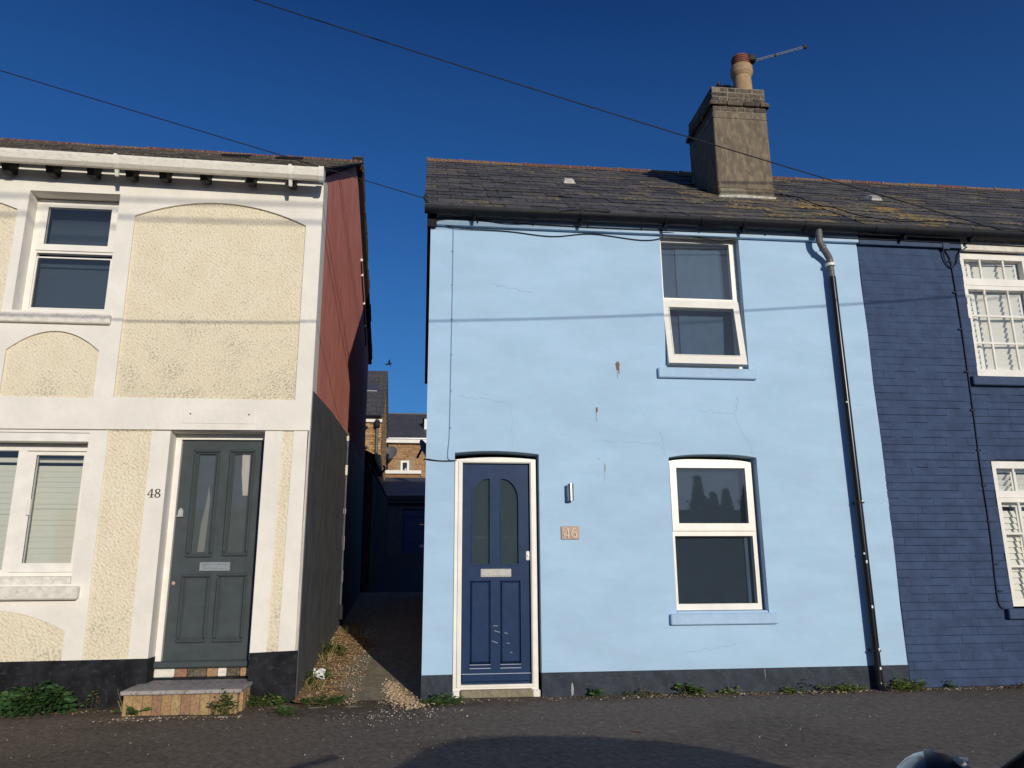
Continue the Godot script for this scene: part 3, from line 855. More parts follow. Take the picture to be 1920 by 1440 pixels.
# ------------------------------------------------------------------ the pale blue house
func blue_house() -> void:
	var h := thing("pale_blue_house", "pale blue rendered cottage with navy front door and slate roof, right of the alley", "house")
	var XR := 4.418
	var door := arched(.262, -.03, 1.037, 2.125, 2.118, 2.146)
	var low := arched(2.272, .69, 3.137, 2.102, 2.108, 2.137, -99, 18, 3.0)
	var up := rect(2.306, 2.972, 3.134, 4.5)
	var edge := pv([1.037, .205])
	for k in 9: edge.append(Vector2(XR + [.0, -.004, .006, .012, .008, -.002, .004, -.006, .0][k], .205 + k * .53))
	edge.append(Vector2(0, 4.445)); edge.append(Vector2(0, .205)); edge.append(Vector2(.262, .205))
	for q in range(door.size() - 1, 1, -1): edge.append(door[q])
	var wall := add(h, "wall", MB.new().plate(edge, [low, up], -.26, 0), M.blue)
	add(h, "plinth", MB.new().plate(pv([-.003, -.15, .2615, -.15, .2615, .2125, -.003, .2105]), [], -.255, .005), M.plinth2)
	add(h, "plinth", MB.new().plate(pv([1.0375, -.15, XR - .002, -.15, XR - .002, .2145, 1.0375, .2125]), [], -.255, .005), M.plinth2)
	# hairline cracks and old stains
	var cr := [[.30, 2.66, .78, 2.60], [.78, 2.60, .80, 2.17], [2.60, 2.56, 2.95, 2.53], [2.95, 2.53, 3.11, 2.14], [2.24, 2.12, 2.20, 2.36], [1.55, 2.25, 2.2, 2.24], [3.0, 2.70, 2.97, 2.55], [.6, 3.78, 1.0, 3.70], [2.3, .35, 2.8, .42]]
	for q in cr: add(wall, "crack", strip(wobble(Vector2(q[0], q[1]), Vector2(q[2], q[3]), 12, .016), rr(.0022, .0034), .0012), M.crack)
	for q in [[1.817, 2.985, .022, .05, .07], [1.598, 2.55, .012, .028, .08], [1.656, 2.0, .010, .045, .08], [1.60, 2.08, .005, .01, .0]]:
		var mb := MB.new()
		var p := PackedVector2Array()
		for k in 16: p.append(Vector2(q[0], q[1]) + Vector2(cos(TAU * k / 16) * q[2], sin(TAU * k / 16) * q[3]) * rr(.65, 1.15))
		mb.plate(p, [], .0004, .0016)
		if q[4] > 0:
			strip(wobble(Vector2(q[0] - .008, q[1] - q[3] * .8), Vector2(q[0] - .006, q[1] - q[3] - q[4]), 5, .003), .004, .0012, mb)
			if q[2] > .02: strip(wobble(Vector2(q[0] + .012, q[1] - q[3] * .7), Vector2(q[0] + .012, q[1] - q[3] - .03), 3, .003), .009, .0013, mb)
		add(wall, "stain", mb, M.stain if q[1] > 2.3 else M.pale_stain)
	for q in [[1.30, .07, .02, .06], [3.05, .17, .004, .05]]:
		var p := PackedVector2Array()
		for k in 12: p.append(Vector2(q[0], q[1]) + Vector2(cos(TAU * k / 12) * q[2] * .6, sin(TAU * k / 12) * q[3]) * rr(.75, 1.1))
		add(wall, "paint_run", MB.new().plate(p, [], .0055, .0065), M.pale_stain)
	# gable towards the alley
	var gt := Transform3D(Basis(Vector3(0, 0, 1), Vector3(0, 1, 0), Vector3(-1, 0, 0)), Vector3(.001, 0, 0))   # local x = world z
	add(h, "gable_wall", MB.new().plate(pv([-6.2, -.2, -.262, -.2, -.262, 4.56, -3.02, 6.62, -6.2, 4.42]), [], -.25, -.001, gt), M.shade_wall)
	shell(h, .25, XR - .02, -6.2, 4.42, 2.62, .12)
	add(h, "party_wall", MB.new().box(Vector3(XR - .12, -.15, -6.18), Vector3(XR - .004, 4.44, -.27)), M.inner)
	# fascia, soffit
	add(h, "fascia", MB.new().cbox(Vector3(.055, 4.362, .0015), Vector3(XR, 4.462, .045), .003), M.blue_board)
	add(h, "fascia_capping", MB.new().cbox(Vector3(.055, 4.463, .0015), Vector3(XR, 4.497, .058), .003), M.upvc)
	add(h, "verge_end_board", MB.new().box(Vector3(-.035, 4.34, .004), Vector3(.052, 4.50, .05)), M.dark_wood)
	# roof
	var rb := MB.new()
	var ye := 4.50
	var ze := .14
	var yr := 6.775
	var zr := -3.0
	for q in [[ze, ye, zr, yr], [-6.4, 4.36, zr - .002, yr]]:
		var z0: float = q[0]
		var y0: float = q[1]
		var p := [Vector3(-.05, y0 - .03, z0), Vector3(XR + .04, y0 - .03, z0), Vector3(XR + .04, q[3] - .03, q[2]), Vector3(-.05, q[3] - .03, q[2]), Vector3(-.05, y0, z0), Vector3(XR + .04, y0, z0), Vector3(XR + .04, q[3], q[2]), Vector3(-.05, q[3], q[2])]
		if q[0] < -5: p = [p[3], p[2], p[1], p[0], p[7], p[6], p[5], p[4]]
		rb.hexa(p)
	var roof := add(h, "roof", rb, M.roof_under)
	slates(roof, -.07, XR + .04, ye, ze, yr, zr, .265, .235, lichen_choice, func(x, s): return x > 3.48 and x < 4.14 and s > 1.7 and s < 2.45)
	ridge(roof, -.075, XR + .04, yr - .015, zr, [M.ridge_clay, M.ridge_clay, M.ridge_dull])
	vent(roof, 1.69, 5.75 - .02, -1.575)
	# gutter
	var gu := add(h, "gutter", half_gutter(-.06, XR + .12, 4.487, .135, .053, .0), M.shut_black)
	add(gu, "stop_end", half_disc(-.056, 4.487, .135, .055), M.shut_black)
	for x in [.42, 1.47, 2.33, 3.14]:
		add(gu, "gutter_bracket", gbracket(x, 4.485, .135), M.shut_black)
	for x in [2.74, 3.83]: add(gu, "union", half_gutter(x - .05, x + .16, 4.485, .135, .062), M.shut_black)
	# downpipe with swan neck
	var dp := thing_part(h, "downpipe")
	add(dp, "outlet", MB.new().tube([Vector3(3.935, 4.45, .135), Vector3(3.935, 4.35, .135)], .036, 14), M.pipe_grey)
	var sw := curve([Vector3(3.935, 4.37, .135), Vector3(3.938, 4.315, .132), Vector3(3.965, 4.262, .12), Vector3(4.035, 4.185, .085), Vector3(4.058, 4.14, .072), Vector3(4.06, 4.07, .07)], 5)
	add(dp, "swan_neck", MB.new().tube(sw, .034, 14), M.pipe_grey)
	add(dp, "collar", MB.new().lathe([Vector2(.037, -.012), Vector2(.043, -.01), Vector2(.043, .01), Vector2(.037, .012)], tf(Vector3(3.975, 4.25, .115), 0, 0, .75), 14), M.pipe_grey)
	add(dp, "collar", MB.new().lathe([Vector2(.034, -.014), Vector2(.047, -.014), Vector2(.047, .014), Vector2(.034, .014)], tf(Vector3(4.06, 4.085, .07)), 16), M.upvc)
	add(dp, "grey_pipe", MB.new().tube([Vector3(4.06, 4.1, .07), Vector3(4.066, 3.93, .07)], .031, 14), M.pipe_grey)
	add(dp, "pipe", MB.new().tube([Vector3(4.066, 3.955, .07), Vector3(4.078, 1.9, .068), Vector3(4.085, .09, .066), Vector3(4.087, .03, .085), Vector3(4.09, .0, .13)], .035, 18), M.pipe_black)
	for q in [[1.67, 0], [.34, 0]]: add(dp, "clip", MB.new().cbox(Vector3(4.046, q[0], .0), Vector3(4.122, q[0] + .022, .106), .008), M.pipe_black)
	for q in [[2.64, -.025], [1.68, .022], [1.2, -.02], [.345, .02], [.19, .012], [1.12, -.005], [.72, .0]]: add(dp, "paint_fleck", MB.new().cbox(Vector3(4.08 + q[1] - .009, q[0], .098), Vector3(4.08 + q[1] + .007, q[0] + rr(.012, .03), .106), .002), M.upvc)
	# ---- front door
	var dr := thing_part(h, "door")
	var zf := -.045
	var outer := arched(.268, .012, 1.012, 2.07, 2.075, 2.093)
	add(dr, "frame", ring(outer, rect(.336, .118, .957, 2.04), zf - .09, zf), M.upvc)
	add(dr, "frame_bead", ring(rect(.300, .10, .985, 2.062), rect(.329, .12, .964, 2.046), zf - .005, zf + .012), M.upvc)
	for x in [.262, .955]: add(dr, "frame_foot", MB.new().cbox(Vector3(x, .005, zf - .02), Vector3(x + .07, .075, zf + .03), .012), M.upvc)
	var p1 := PackedVector2Array([Vector2(.596, 1.122), Vector2(.596, 1.91)])
	for k in 13: p1.append(Vector2(.585 - sin(PI / 2 * k / 12) * .162, 1.71 + cos(PI / 2 * k / 12) * .2))
	p1.append(Vector2(.423, 1.122))
	var p2 := PackedVector2Array()
	for q in p1: p2.append(Vector2(1.279 - q.x + .003, q.y))
	var l1 := rect(.414, .262, .596, .986)
	var l2 := rect(.683, .262, .866, .986)
	zf = -.085
	add(dr, "leaf", MB.new().plate(rect(.338, .12, .954, 2.038), [p1, p2, l1, l2], zf - .045, zf), M.door_navy)
	for p in [p1, p2]:
		var sh := PackedVector2Array()
		var ce := Vector2((p[0].x + p[-1].x) * .5, 1.5)
		for q in p: sh.append(ce + (q - ce) * Vector2(.90, .972))
		add(dr, "glazing_bead", ring(p, sh, zf - .02, zf + .006), M.door_navy)
		add(dr, "pane", MB.new().plate(p, [], zf - .026, zf - .02), M.obscure)
	for p in [l1, l2]:
		add(dr, "panel", MB.new().cbox(Vector3(p[0].x - .001, p[0].y + .02, zf - .05), Vector3(p[2].x + .001, p[2].y + .001, zf - .006), .028), M.door_navy)
		add(dr, "panel_ledge", MB.new().cbox(Vector3(p[0].x - .004, p[0].y - .004, zf - .03), Vector3(p[2].x + .004, p[0].y + .018, zf + .004), .006), M.door_navy)
		add(dr, "scuffed_edge", MB.new().box(Vector3(p[0].x, p[0].y - .018, zf + .0005), Vector3(p[2].x, p[0].y - .012, zf + .002)), M.scuff)
		add(dr, "scuffed_edge", MB.new().box(Vector3(p[0].x, p[0].y + .013, zf + .0035), Vector3(p[2].x, p[0].y + .018, zf + .0045)), M.scuff)
	add(dr, "weatherboard", MB.new().cbox(Vector3(.342, .135, zf - .01), Vector3(.95, .205, zf + .02), .012), M.door_navy)
	add(dr, "scuffed_edge", MB.new().box(Vector3(.345, .200, zf + .009), Vector3(.948, .206, zf + .013)), M.scuff)
	for q in [[.63, .56, .68, .545], [.61, .475, .66, .455], [.72, .54, .75, .535], [.74, .455, .765, .45], [.77, .38, .79, .37], [.62, .60, .66, .60]]:
		add(dr, "scratch", strip([Vector2(q[0], q[1]), Vector2(q[2], q[3])], .004, zf + .0012), M.scuff)
	var lp := add(dr, "letter_plate", MB.new().cbox(Vector3(.507, 1.019, zf), Vector3(.783, 1.090, zf + .009), .004), M.plate)
	add(lp, "flap", MB.new().cbox(Vector3(.517, 1.029, zf + .008), Vector3(.773, 1.081, zf + .013), .003), M.plate)
	var hd := add(dr, "handle", MB.new().cbox(Vector3(.917, 1.163, zf), Vector3(.953, 1.245, zf + .014), .006), M.upvc)
	add(hd, "keyhole", MB.new().lathe([Vector2(.009, .0), Vector2(.009, .005), Vector2(.004, .006), Vector2(.004, .002), Vector2(0, .002)], tf(Vector3(.936, 1.205, zf + .013), PI / 2), 12), M.alu)
	add(dr, "threshold", MB.new().cbox(Vector3(.333, .018, -.14), Vector3(.955, .082, .012), .006), M.stone)
	add(dr, "brick_course", MB.new().cbox(Vector3(.335, -.08, -.14), Vector3(1.02, .014, .03), .008), M.chim_brick2)
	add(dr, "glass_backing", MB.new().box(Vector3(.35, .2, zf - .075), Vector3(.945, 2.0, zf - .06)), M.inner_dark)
	# ---- upper window, its lower sash pushed out
	var w := thing_part(h, "window")
	zf = -.08
	var fr := MB.new()
	ring(rect(2.309, 2.995, 3.10, 4.37), rect(2.334, 3.03, 3.062, 4.334), zf - .06, zf, fr)
	fr.box(Vector3(2.334, 3.69, zf - .055), Vector3(3.062, 3.722, zf - .001))
	add(w, "frame", fr, M.upvc)
	pane(w, 2.338, 3.726, 3.058, 4.33, zf - .004, M.pane, M.upvc)
	add(w, "head_board", MB.new().box(Vector3(2.307, 4.372, -.2), Vector3(3.133, 4.5, -.03)), M.sill_white)
	add(w, "jamb_board", MB.new().box(Vector3(3.102, 2.98, -.2), Vector3(3.131, 4.37, -.085)), M.sill_white)
	var st := tf(Vector3(0, 3.69, zf + .004), -.155)
	var sm := add(w, "sash", ring(rect(2.311, -.69, 3.098, 0), rect(2.372, -.60, 3.036, -.082), -.03, .03), M.upvc, st)
	ring_into(sm, rect(2.364, -.608, 3.044, -.074), rect(2.372, -.6, 3.036, -.082), .03, .036)
	add(w, "pane", MB.new().box(Vector3(2.36, -.61, .004), Vector3(3.045, -.07, .008)), M.pane, st)
	add(w, "curtain", MB.new().grid(60, 1, func(i, j): return Vector3(2.31 + i * .0136, 2.985 + j * 1.38, -.20 + .001 * sin(i * .7))), M.dark_curtain)
	add(w, "curtain", MB.new().grid(30, 1, func(i, j): return Vector3(2.52 + i * .0155, 2.985 + j * 1.38, -.185 + .0014 * sin(i * .5))), M.curtain)
	add(w, "sill", MB.new().cbox(Vector3(2.208, 2.873, -.2), Vector3(3.198, 2.974, .042), .008), M.blue_sill)
	# ---- lower window
	w = thing_part(h, "window")
	fr = MB.new()
	fr.plate(arched(2.290, .712, 3.110, 2.078, 2.072, 2.098, -99, 18, 4.0), [rect(2.318, .768, 3.072, 1.378), rect(2.35, 1.47, 3.05, 2.03)], zf - .06, zf)
	add(w, "frame", fr, M.upvc)
	add(w, "sash", ring(arched(2.298, 1.424, 3.104, 2.07, 2.062, 2.092, -99, 18, 4.0), rect(2.360, 1.494, 3.039, 2.015), zf - .02, zf + .016), M.upvc)
	pane(w, 2.360, 1.494, 3.039, 2.015, zf + .008, M.pane, M.upvc)
	pane(w, 2.318, .768, 3.072, 1.378, zf - .008, M.pane, M.upvc)
	add(w, "curtain", MB.new().grid(10, 1, func(i, j): return Vector3(3.015 + i * .010, .71 + j * 1.37, -.152 + .004 * sin(i * 1.1))), M.curtain)
	add(w, "net_curtain", MB.new().grid(30, 1, func(i, j): return Vector3(2.275 + i * .0286, .70 + j * 1.40, -.165 + .003 * sin(i * .8))), M.dark_net)
	add(w, "inner_board", MB.new().box(Vector3(2.28, .66, -.258), Vector3(3.13, .708, -.01)), M.blue_sill)
	add(w, "sill", MB.new().cbox(Vector3(2.203, .592, -.1), Vector3(3.207, .688, .042), .008), M.blue_sill)
	# ---- chimney
	var ch := thing_part(h, "chimney")
	var x0 := 3.462
	var x1 := 4.162
	var zc0 := -2.04
	var zc1 := -1.165
	add(ch, "stack", MB.new().cbox(Vector3(x0, 5.0, zc0), Vector3(x1, 6.63, zc1), .012), M.render_grey)
	add(ch, "flashing", MB.new().plate(pv([x0 - .015, 5.41, x1 + .012, 5.415, x1 + .008, 5.475, x0 + .3, 5.49, x0 - .012, 5.47]), [], zc1 - .01, zc1 + .018), M.flashing)
	add(ch, "render_patch", MB.new().plate(pv([x0 + .01, 5.475, x0 + .36, 5.48, x0 + .34, 5.56, x0 + .3, 5.575, x0 + .02, 5.57]), [], zc1 - .005, zc1 + .006), M.stone)
	add(ch, "render_ledge", MB.new().cbox(Vector3(x0 - .012, 5.57, zc0 - .01), Vector3(x1 + .012, 5.60, zc1 + .012), .01), M.render_grey)
	add(ch, "wire_band", MB.new().box(Vector3(x0 - .003, 6.535, zc0), Vector3(x1 + .003, 6.54, zc1 + .003)), M.cable)
	add(ch, "mortar_core", MB.new().box(Vector3(x0 + .01, 6.625, zc0 + .01), Vector3(x1 - .004, 6.975, zc1 - .005)), M.mortar)
	for c in 5:
		var proud: float = [.0, .034, .002, .0, -.006][c]
		var yb := 6.635 + c * .068
		for side in [[Vector3(x0 - proud, 0, zc1 + proud), Vector3(1, 0, 0), x1 - x0 + 2 * proud], [Vector3(x0 - proud, 0, zc0 - proud), Vector3(0, 0, 1), zc1 - zc0 + 2 * proud], [Vector3(x1 + proud, 0, zc1 + proud), Vector3(0, 0, -1), zc1 - zc0 + 2 * proud]]:
			var at := 0.0
			var n := 0
			while at < side[2] - .02:
				var l := minf([.105, .215][(n + c) % 2] if n == 0 else (.215 if rng.randf() < .75 else .105), side[2] - at)
				var dir: Vector3 = side[1]
				var t := Transform3D(Basis(dir, Vector3.UP, dir.cross(Vector3.UP)), side[0] + dir * at + Vector3(0, yb, 0))
				add(ch, "brick", MB.new().cbox(Vector3(.006, .006, -.09), Vector3(l - .006, .061, rr(-.002, .005)), .006), [M.chim_brick, M.chim_brick, M.chim_brick2][rng.randi() % 3], t)
				at += l
				n += 1
	add(ch, "flaunching", MB.new().hexa_frustum(Vector3((x0 + x1) * .5, 6.97, (zc0 + zc1) * .5), Vector2(.345, .43), Vector2(.2, .28), .09), M.render_grey)
	var pt := add(ch, "chimney_pot", MB.new().lathe([Vector2(.132, 0), Vector2(.127, .05), Vector2(.112, .42), Vector2(.122, .43), Vector2(.142, .47), Vector2(.146, .50), Vector2(.136, .515), Vector2(.14, .53), Vector2(.144, .56), Vector2(.128, .585), Vector2(.09, .585), Vector2(.085, .3)], tf(Vector3(4.035, 6.94, -1.49)), 28), M.pot)
	var cw := MB.new()
	cw.lathe([Vector2(.112, .58), Vector2(.112, .72), Vector2(.105, .73), Vector2(.07, .73), Vector2(.07, .6)], tf(Vector3(4.035, 6.94, -1.49)), 24)
	add(pt, "cowl", cw, M.pot_red)
	for k in 4: add(pt, "louvre", MB.new().lathe([Vector2(.113, 0), Vector2(.121, .006), Vector2(.113, .014)], tf(Vector3(4.035, 7.54 + k * .031, -1.49)), 24), M.pot_red)
	add(ch, "chimney_pot", MB.new().lathe([Vector2(.14, 0), Vector2(.135, .3), Vector2(.125, .33)], tf(Vector3(3.93, 7.09, -1.85)), 20), M.pot_red)
	var hood := MB.new()
	hood.lathe([Vector2(.125, -.14), Vector2(.125, .14), Vector2(.105, .14), Vector2(.105, -.14), Vector2(.125, -.14)], tf(Vector3(3.93, 7.45, -1.85), PI / 2), 16, PI, -PI)
	add(ch, "hood", hood, M.pot_red)

func ring_into(parent: Node3D, o: PackedVector2Array, i: PackedVector2Array, z0: float, z1: float) -> void:
	add(parent, "glazing_bead", ring(o, i, z0, z1), M.upvc)

func lichen_choice(x: float, s: float) -> Material:
	# golden lichen spreads to the right of and below the chimney
	var u := clampf((x - 2.3) / 1.3, 0, 1) * clampf((6.6 - x) / 1.2, 0, 1)
	u *= clampf(1.25 - absf(s - 1.0 - (.5 if x < 3.4 else -.35)) / 1.5, 0, 1)
	u = u * .5 + gn.get_noise_2d(x * 90, s * 120) * .75
	if u > .75: return M.lichen2 if rng.randf() < .6 else M.lichen1
	if u > .5: return M.lichen1 if rng.randf() < .6 else M.lichen0
	if u > .3 or rng.randf() < .04: return M.lichen0
	return M["slate%d" % (rng.randi() % 4)]

func vent(roof: Node3D, x: float, y: float, z: float) -> void:
	var b := Basis(Vector3.RIGHT, Vector3(0, .81, .585), Vector3(0, -.585, .81))
	add(roof, "roof_vent", MB.new().hexa_frustum(Vector3(0, .02, 0), Vector2(.075, .10), Vector2(.05, .05), .045), M.flashing, Transform3D(b, Vector3(x, y + .02, z)))

func gbracket(x: float, y: float, z: float) -> MB:
	var mb := MB.new()
	mb.append(half_gutter(x - .012, x + .012, y, z, .0625))
	mb.plate(pv([-.09, .0, -.075, -.02, -.03, -.105, -.012, -.105, .01, -.066, -.03, -.064, -.062, -.03]), [], -x - .012, -x + .012, Transform3D(Basis(Vector3(0, 0, 1), Vector3(0, 1, 0), Vector3(-1, 0, 0)), Vector3(0, y, z)))
	return mb

# a brick under thick paint: rounded along its bed joints, its ends flush with its neighbours
func painted_brick(mb: MB, lo: Vector3, hi: Vector3, b: float, bt: float, t := Transform3D.IDENTITY) -> MB:
	var w := []
	for q in [[lo.y, lo.z], [lo.y, hi.z - b], [lo.y + b * .35, hi.z - b * .3], [lo.y + b * 1.2, hi.z], [hi.y - bt * 1.2, hi.z], [hi.y - bt * .35, hi.z - bt * .3], [hi.y, hi.z - bt], [hi.y, lo.z]]: w.append(Vector2(q[0], q[1]))
	for k in w.size() - 1:
		var p: Vector2 = w[k]
		var q: Vector2 = w[k + 1]
		mb.quad(t * Vector3(lo.x, p.x, p.y), t * Vector3(hi.x, p.x, p.y), t * Vector3(hi.x, q.x, q.y), t * Vector3(lo.x, q.x, q.y))
	for k in range(1, w.size() - 1):
		mb.tri(t * Vector3(hi.x, w[0].x, w[0].y), t * Vector3(hi.x, w[k + 1].x, w[k + 1].y), t * Vector3(hi.x, w[k].x, w[k].y))
		mb.tri(t * Vector3(lo.x, w[0].x, w[0].y), t * Vector3(lo.x, w[k].x, w[k].y), t * Vector3(lo.x, w[k + 1].x, w[k + 1].y))
	return mb

# ------------------------------------------------------------------ the navy brick house
func navy_house() -> void:
	var h := thing("navy_brick_house", "navy painted brick terraced house with white shuttered windows at the right edge", "house")
	var XL := 4.423
	var XR := 9.7
	var up := rect(5.565, 2.965, 7.03, 4.5)
	var low := arched(5.548, .690, 7.03, 2.10, 2.10, 2.118)
	var wall := add(h, "wall", MB.new().plate(rect(XL, -.15, XR, 4.445), [up, low], -.26, -.009), M.navy_back)
	# painted bricks
	var count := 0
	var rest := MB.new()
	var course := .0745
	var meshes := {}
	for c in 60:
		var yb := -.06 + c * course
		if yb > 4.36: break
		var x := XL
		var header := c % 4 == 0
		var off := (.056 if c % 2 else .112) if not header else 0.0
		var first := true
		while x < 8.6:
			var l := .112 if header else .225
			if first and off > 0: l = off
			if rng.randf() < .08: l *= .8
			first = false
			var a := x
			var b := minf(x + l, 8.69)
			x += l
			if b - a < .04: continue
			var clear := true
			for o in [up, low]:
				var lo: Vector2 = o[0]
				var hi: Vector2 = Vector2(7.03, 4.5 if o == up else 2.112)
				if a < hi.x and b > lo.x and yb < hi.y and yb + course > lo.y:
					if a < lo.x - .04 and yb + course * .5 > lo.y and yb + course * .5 < hi.y + .02: b = lo.x + rr(-.004, .008)
					elif a < lo.x - .04: pass
					else: clear = false
			if not clear or b - a < .03: continue
			var smooth := smoothstep(2.2, 4.0, yb) * .7 + gn.get_noise_2d(a * 60, yb * 60) * .35
			var proud := .0036 * (1.0 - clampf(smooth, 0, .9)) + rr(-.0010, .0010)
			var gap := lerpf(.003, .0004, clampf(smooth * 1.15 + rr(-.3, .3), 0, 1))
			var open_end := rng.randf() < .58 - smooth * .45
			var closed := rng.randf() < .16 + smooth * .55
			var lo2 := Vector3(a + (gap * rr(.3, .9) if open_end else -.001), yb + (.0002 if closed else gap * rr(.5, 1.5)), -.03)
			var hi2 := Vector3(b, yb + course - .0002, -.0015 + proud)
			var bb := .0008 if closed else .0045
			var tt := Transform3D(Basis.IDENTITY, Vector3((a + b) * .5, yb, 0)) * tf(Vector3.ZERO, rr(-.016, .012), rr(-.0025, .0025), rr(-.004, .004)) * Transform3D(Basis.IDENTITY, Vector3(-(a + b) * .5, -yb, 0))
			if count < 300 and b < 6.4:
				add(wall, "brick", painted_brick(MB.new(), lo2, hi2, bb, .0012, tt), M["navy%d" % (rng.randi() % 3)])
				count += 1
			else:
				painted_brick(rest, lo2, hi2, bb, .0012, tt)
	stuff(add(wall, "more_bricks", rest, M.navy1))
	add(h, "lintel_render", MB.new().box(Vector3(5.52, 2.118, -.05), Vector3(7.3, 2.20, .0035)), M.navy1)
	add(h, "gable_wall", MB.new().box(Vector3(XR - .2, -.15, -6.2), Vector3(XR - .003, 4.4, -.262)), M.inner)
	shell(h, XL, XR - .21, -6.2, 4.42, 2.62, .12)
	add(h, "fascia", MB.new().cbox(Vector3(XL, 4.345, .0015), Vector3(5.56, 4.45, .045), .003), M.navy_sill)
	add(h, "fascia", MB.new().cbox(Vector3(5.56, 4.33, .0015), Vector3(XR, 4.45, .0455), .003), M.sill_white)
	add(h, "fascia_capping", MB.new().cbox(Vector3(XL, 4.452, .0015), Vector3(XR, 4.49, .056), .003), M.upvc)
	var rb := MB.new()
	var ye := 4.50
	var ze := .14
	var yr := 6.775
	var zr := -3.0
	var x0 := XL + .045
	for q in [[ze, ye, zr, yr], [-6.4, 4.36, zr - .002, yr]]:
		var p := [Vector3(x0, q[1] - .03, q[0]), Vector3(XR, q[1] - .03, q[0]), Vector3(XR, q[3] - .03, q[2]), Vector3(x0, q[3] - .03, q[2]), Vector3(x0, q[1], q[0]), Vector3(XR, q[1], q[0]), Vector3(XR, q[3], q[2]), Vector3(x0, q[3], q[2])]
		if q[0] < -5: p = [p[3], p[2], p[1], p[0], p[7], p[6], p[5], p[4]]
		rb.hexa(p)
	var roof := add(h, "roof", rb, M.roof_under)
	slates(roof, x0, XR + .02, ye, ze, yr, zr, .305, .235, lichen_choice)
	ridge(roof, x0, XR + .02, yr - .02, zr, [M.ridge_dull, M.ridge_dull, M.ridge_clay])
	vent(roof, 5.63, 5.66 - .02, -1.456)
	var gu := add(h, "gutter", half_gutter(XL + .12, XR, 4.485, .135, .058), M.shut_black)
	for x in [4.88, 5.62, 6.5]: add(gu, "gutter_bracket", gbracket(x, 4.485, .135), M.shut_black)
	# windows with glazing bars; shutters inside
	for k in 2:
		var y0: float = [2.975, .715][k]
		var y1: float = [4.325, 2.10][k]
		var t0: float = [3.915, 1.697][k]
		var t1: float = [4.04, 1.807][k]
		var w := thing_part(h, "window")
		var z := -.02
		var fr := MB.new()
		fr.plate(rect(5.572, y0, 7.025, y1), [rect(5.612, y0 + .07, 6.285, t0), rect(6.335, y0 + .07, 6.98, t0), rect(5.612, t1, 6.285, y1 - .07), rect(6.335, t1, 6.98, y1 - .07)], z - .07, z)
		fr.box(Vector3(5.60, t0 + .045, z - .01), Vector3(7.0, t0 + .052, z + .006))
		add(w, "frame", fr, M.upvc)
		for xs in [[5.612, 6.285], [6.335, 6.98]]:
			add(w, "pane", MB.new().box(Vector3(xs[0] - .01, y0 + .06, z - .036), Vector3(xs[1] + .01, t0 + .01, z - .032)), M.pane)
			add(w, "pane", MB.new().box(Vector3(xs[0] - .01, t1 - .01, z - .036), Vector3(xs[1] + .01, y1 - .06, z - .032)), M.pane)
			for f in [.285, .68]:
				var x := lerpf(xs[0], xs[1], f)
				add(w, "glazing_bar", MB.new().cbox(Vector3(x - .012, y0 + .065, z - .03), Vector3(x + .012, t0 + .004, z - .008), .004), M.upvc)
				add(w, "glazing_bar", MB.new().cbox(Vector3(x - .012, t1 - .004, z - .03), Vector3(x + .012, y1 - .066, z - .008), .004), M.upvc)
			for f in [.33, .67]:
				var y := lerpf(y0 + .07, t0, f)
				add(w, "glazing_bar", MB.new().cbox(Vector3(xs[0] - .004, y - .012, z - .0285), Vector3(xs[1] + .004, y + .012, z - .0095), .004), M.upvc)
		add(w, "sill", MB.new().cbox(Vector3(5.462, y0 - .112, -.1), Vector3(7.12, y0 - .018, .055), .008), M.navy_sill)
		var s := 0
		for q in ([[5.60, 5.735, -.11, .0], [5.745, 6.27, -.13, -.07], [6.34, 6.95, -.12, .0]] if k == 0 else [[5.60, 5.86, -.12, -.02], [5.87, 6.30, -.12, .0], [6.34, 6.95, -.12, .0]]):
			var wd: float = q[1] - q[0]
			var t := Transform3D(Basis(Vector3.UP, q[3]), Vector3(q[0], 0, q[2]))
			for seg in [[y0 + .06, t0 - .0], [t1 - .03, y1 - .06]]:
				var pn := MB.new()
				ring(rect(0, seg[0], wd, seg[1]), rect(.028, seg[0] + .04, wd - .028, seg[1] - .035), -.03, 0, pn)
				add(w, "shutter_frame", pn, M.shutter, t)
				var y: float = seg[0] + .06
				while y < seg[1] - .05:
					add(w, "shutter_slat", MB.new().box(Vector3(.03, -.033, -.004), Vector3(wd - .03, .033, .004)), M.shutter, t * tf(Vector3(0, y, -.015), (.42 if k == 0 else -.32) + (1.0 if k == 1 and seg[0] > t0 - .1 else 0.0)))
					y += .058
		if k == 0: add(w, "inner_board", MB.new().box(Vector3(5.57, y0 - .015, -.6), Vector3(7.02, y0 + .02, -.1)), M.shutter)

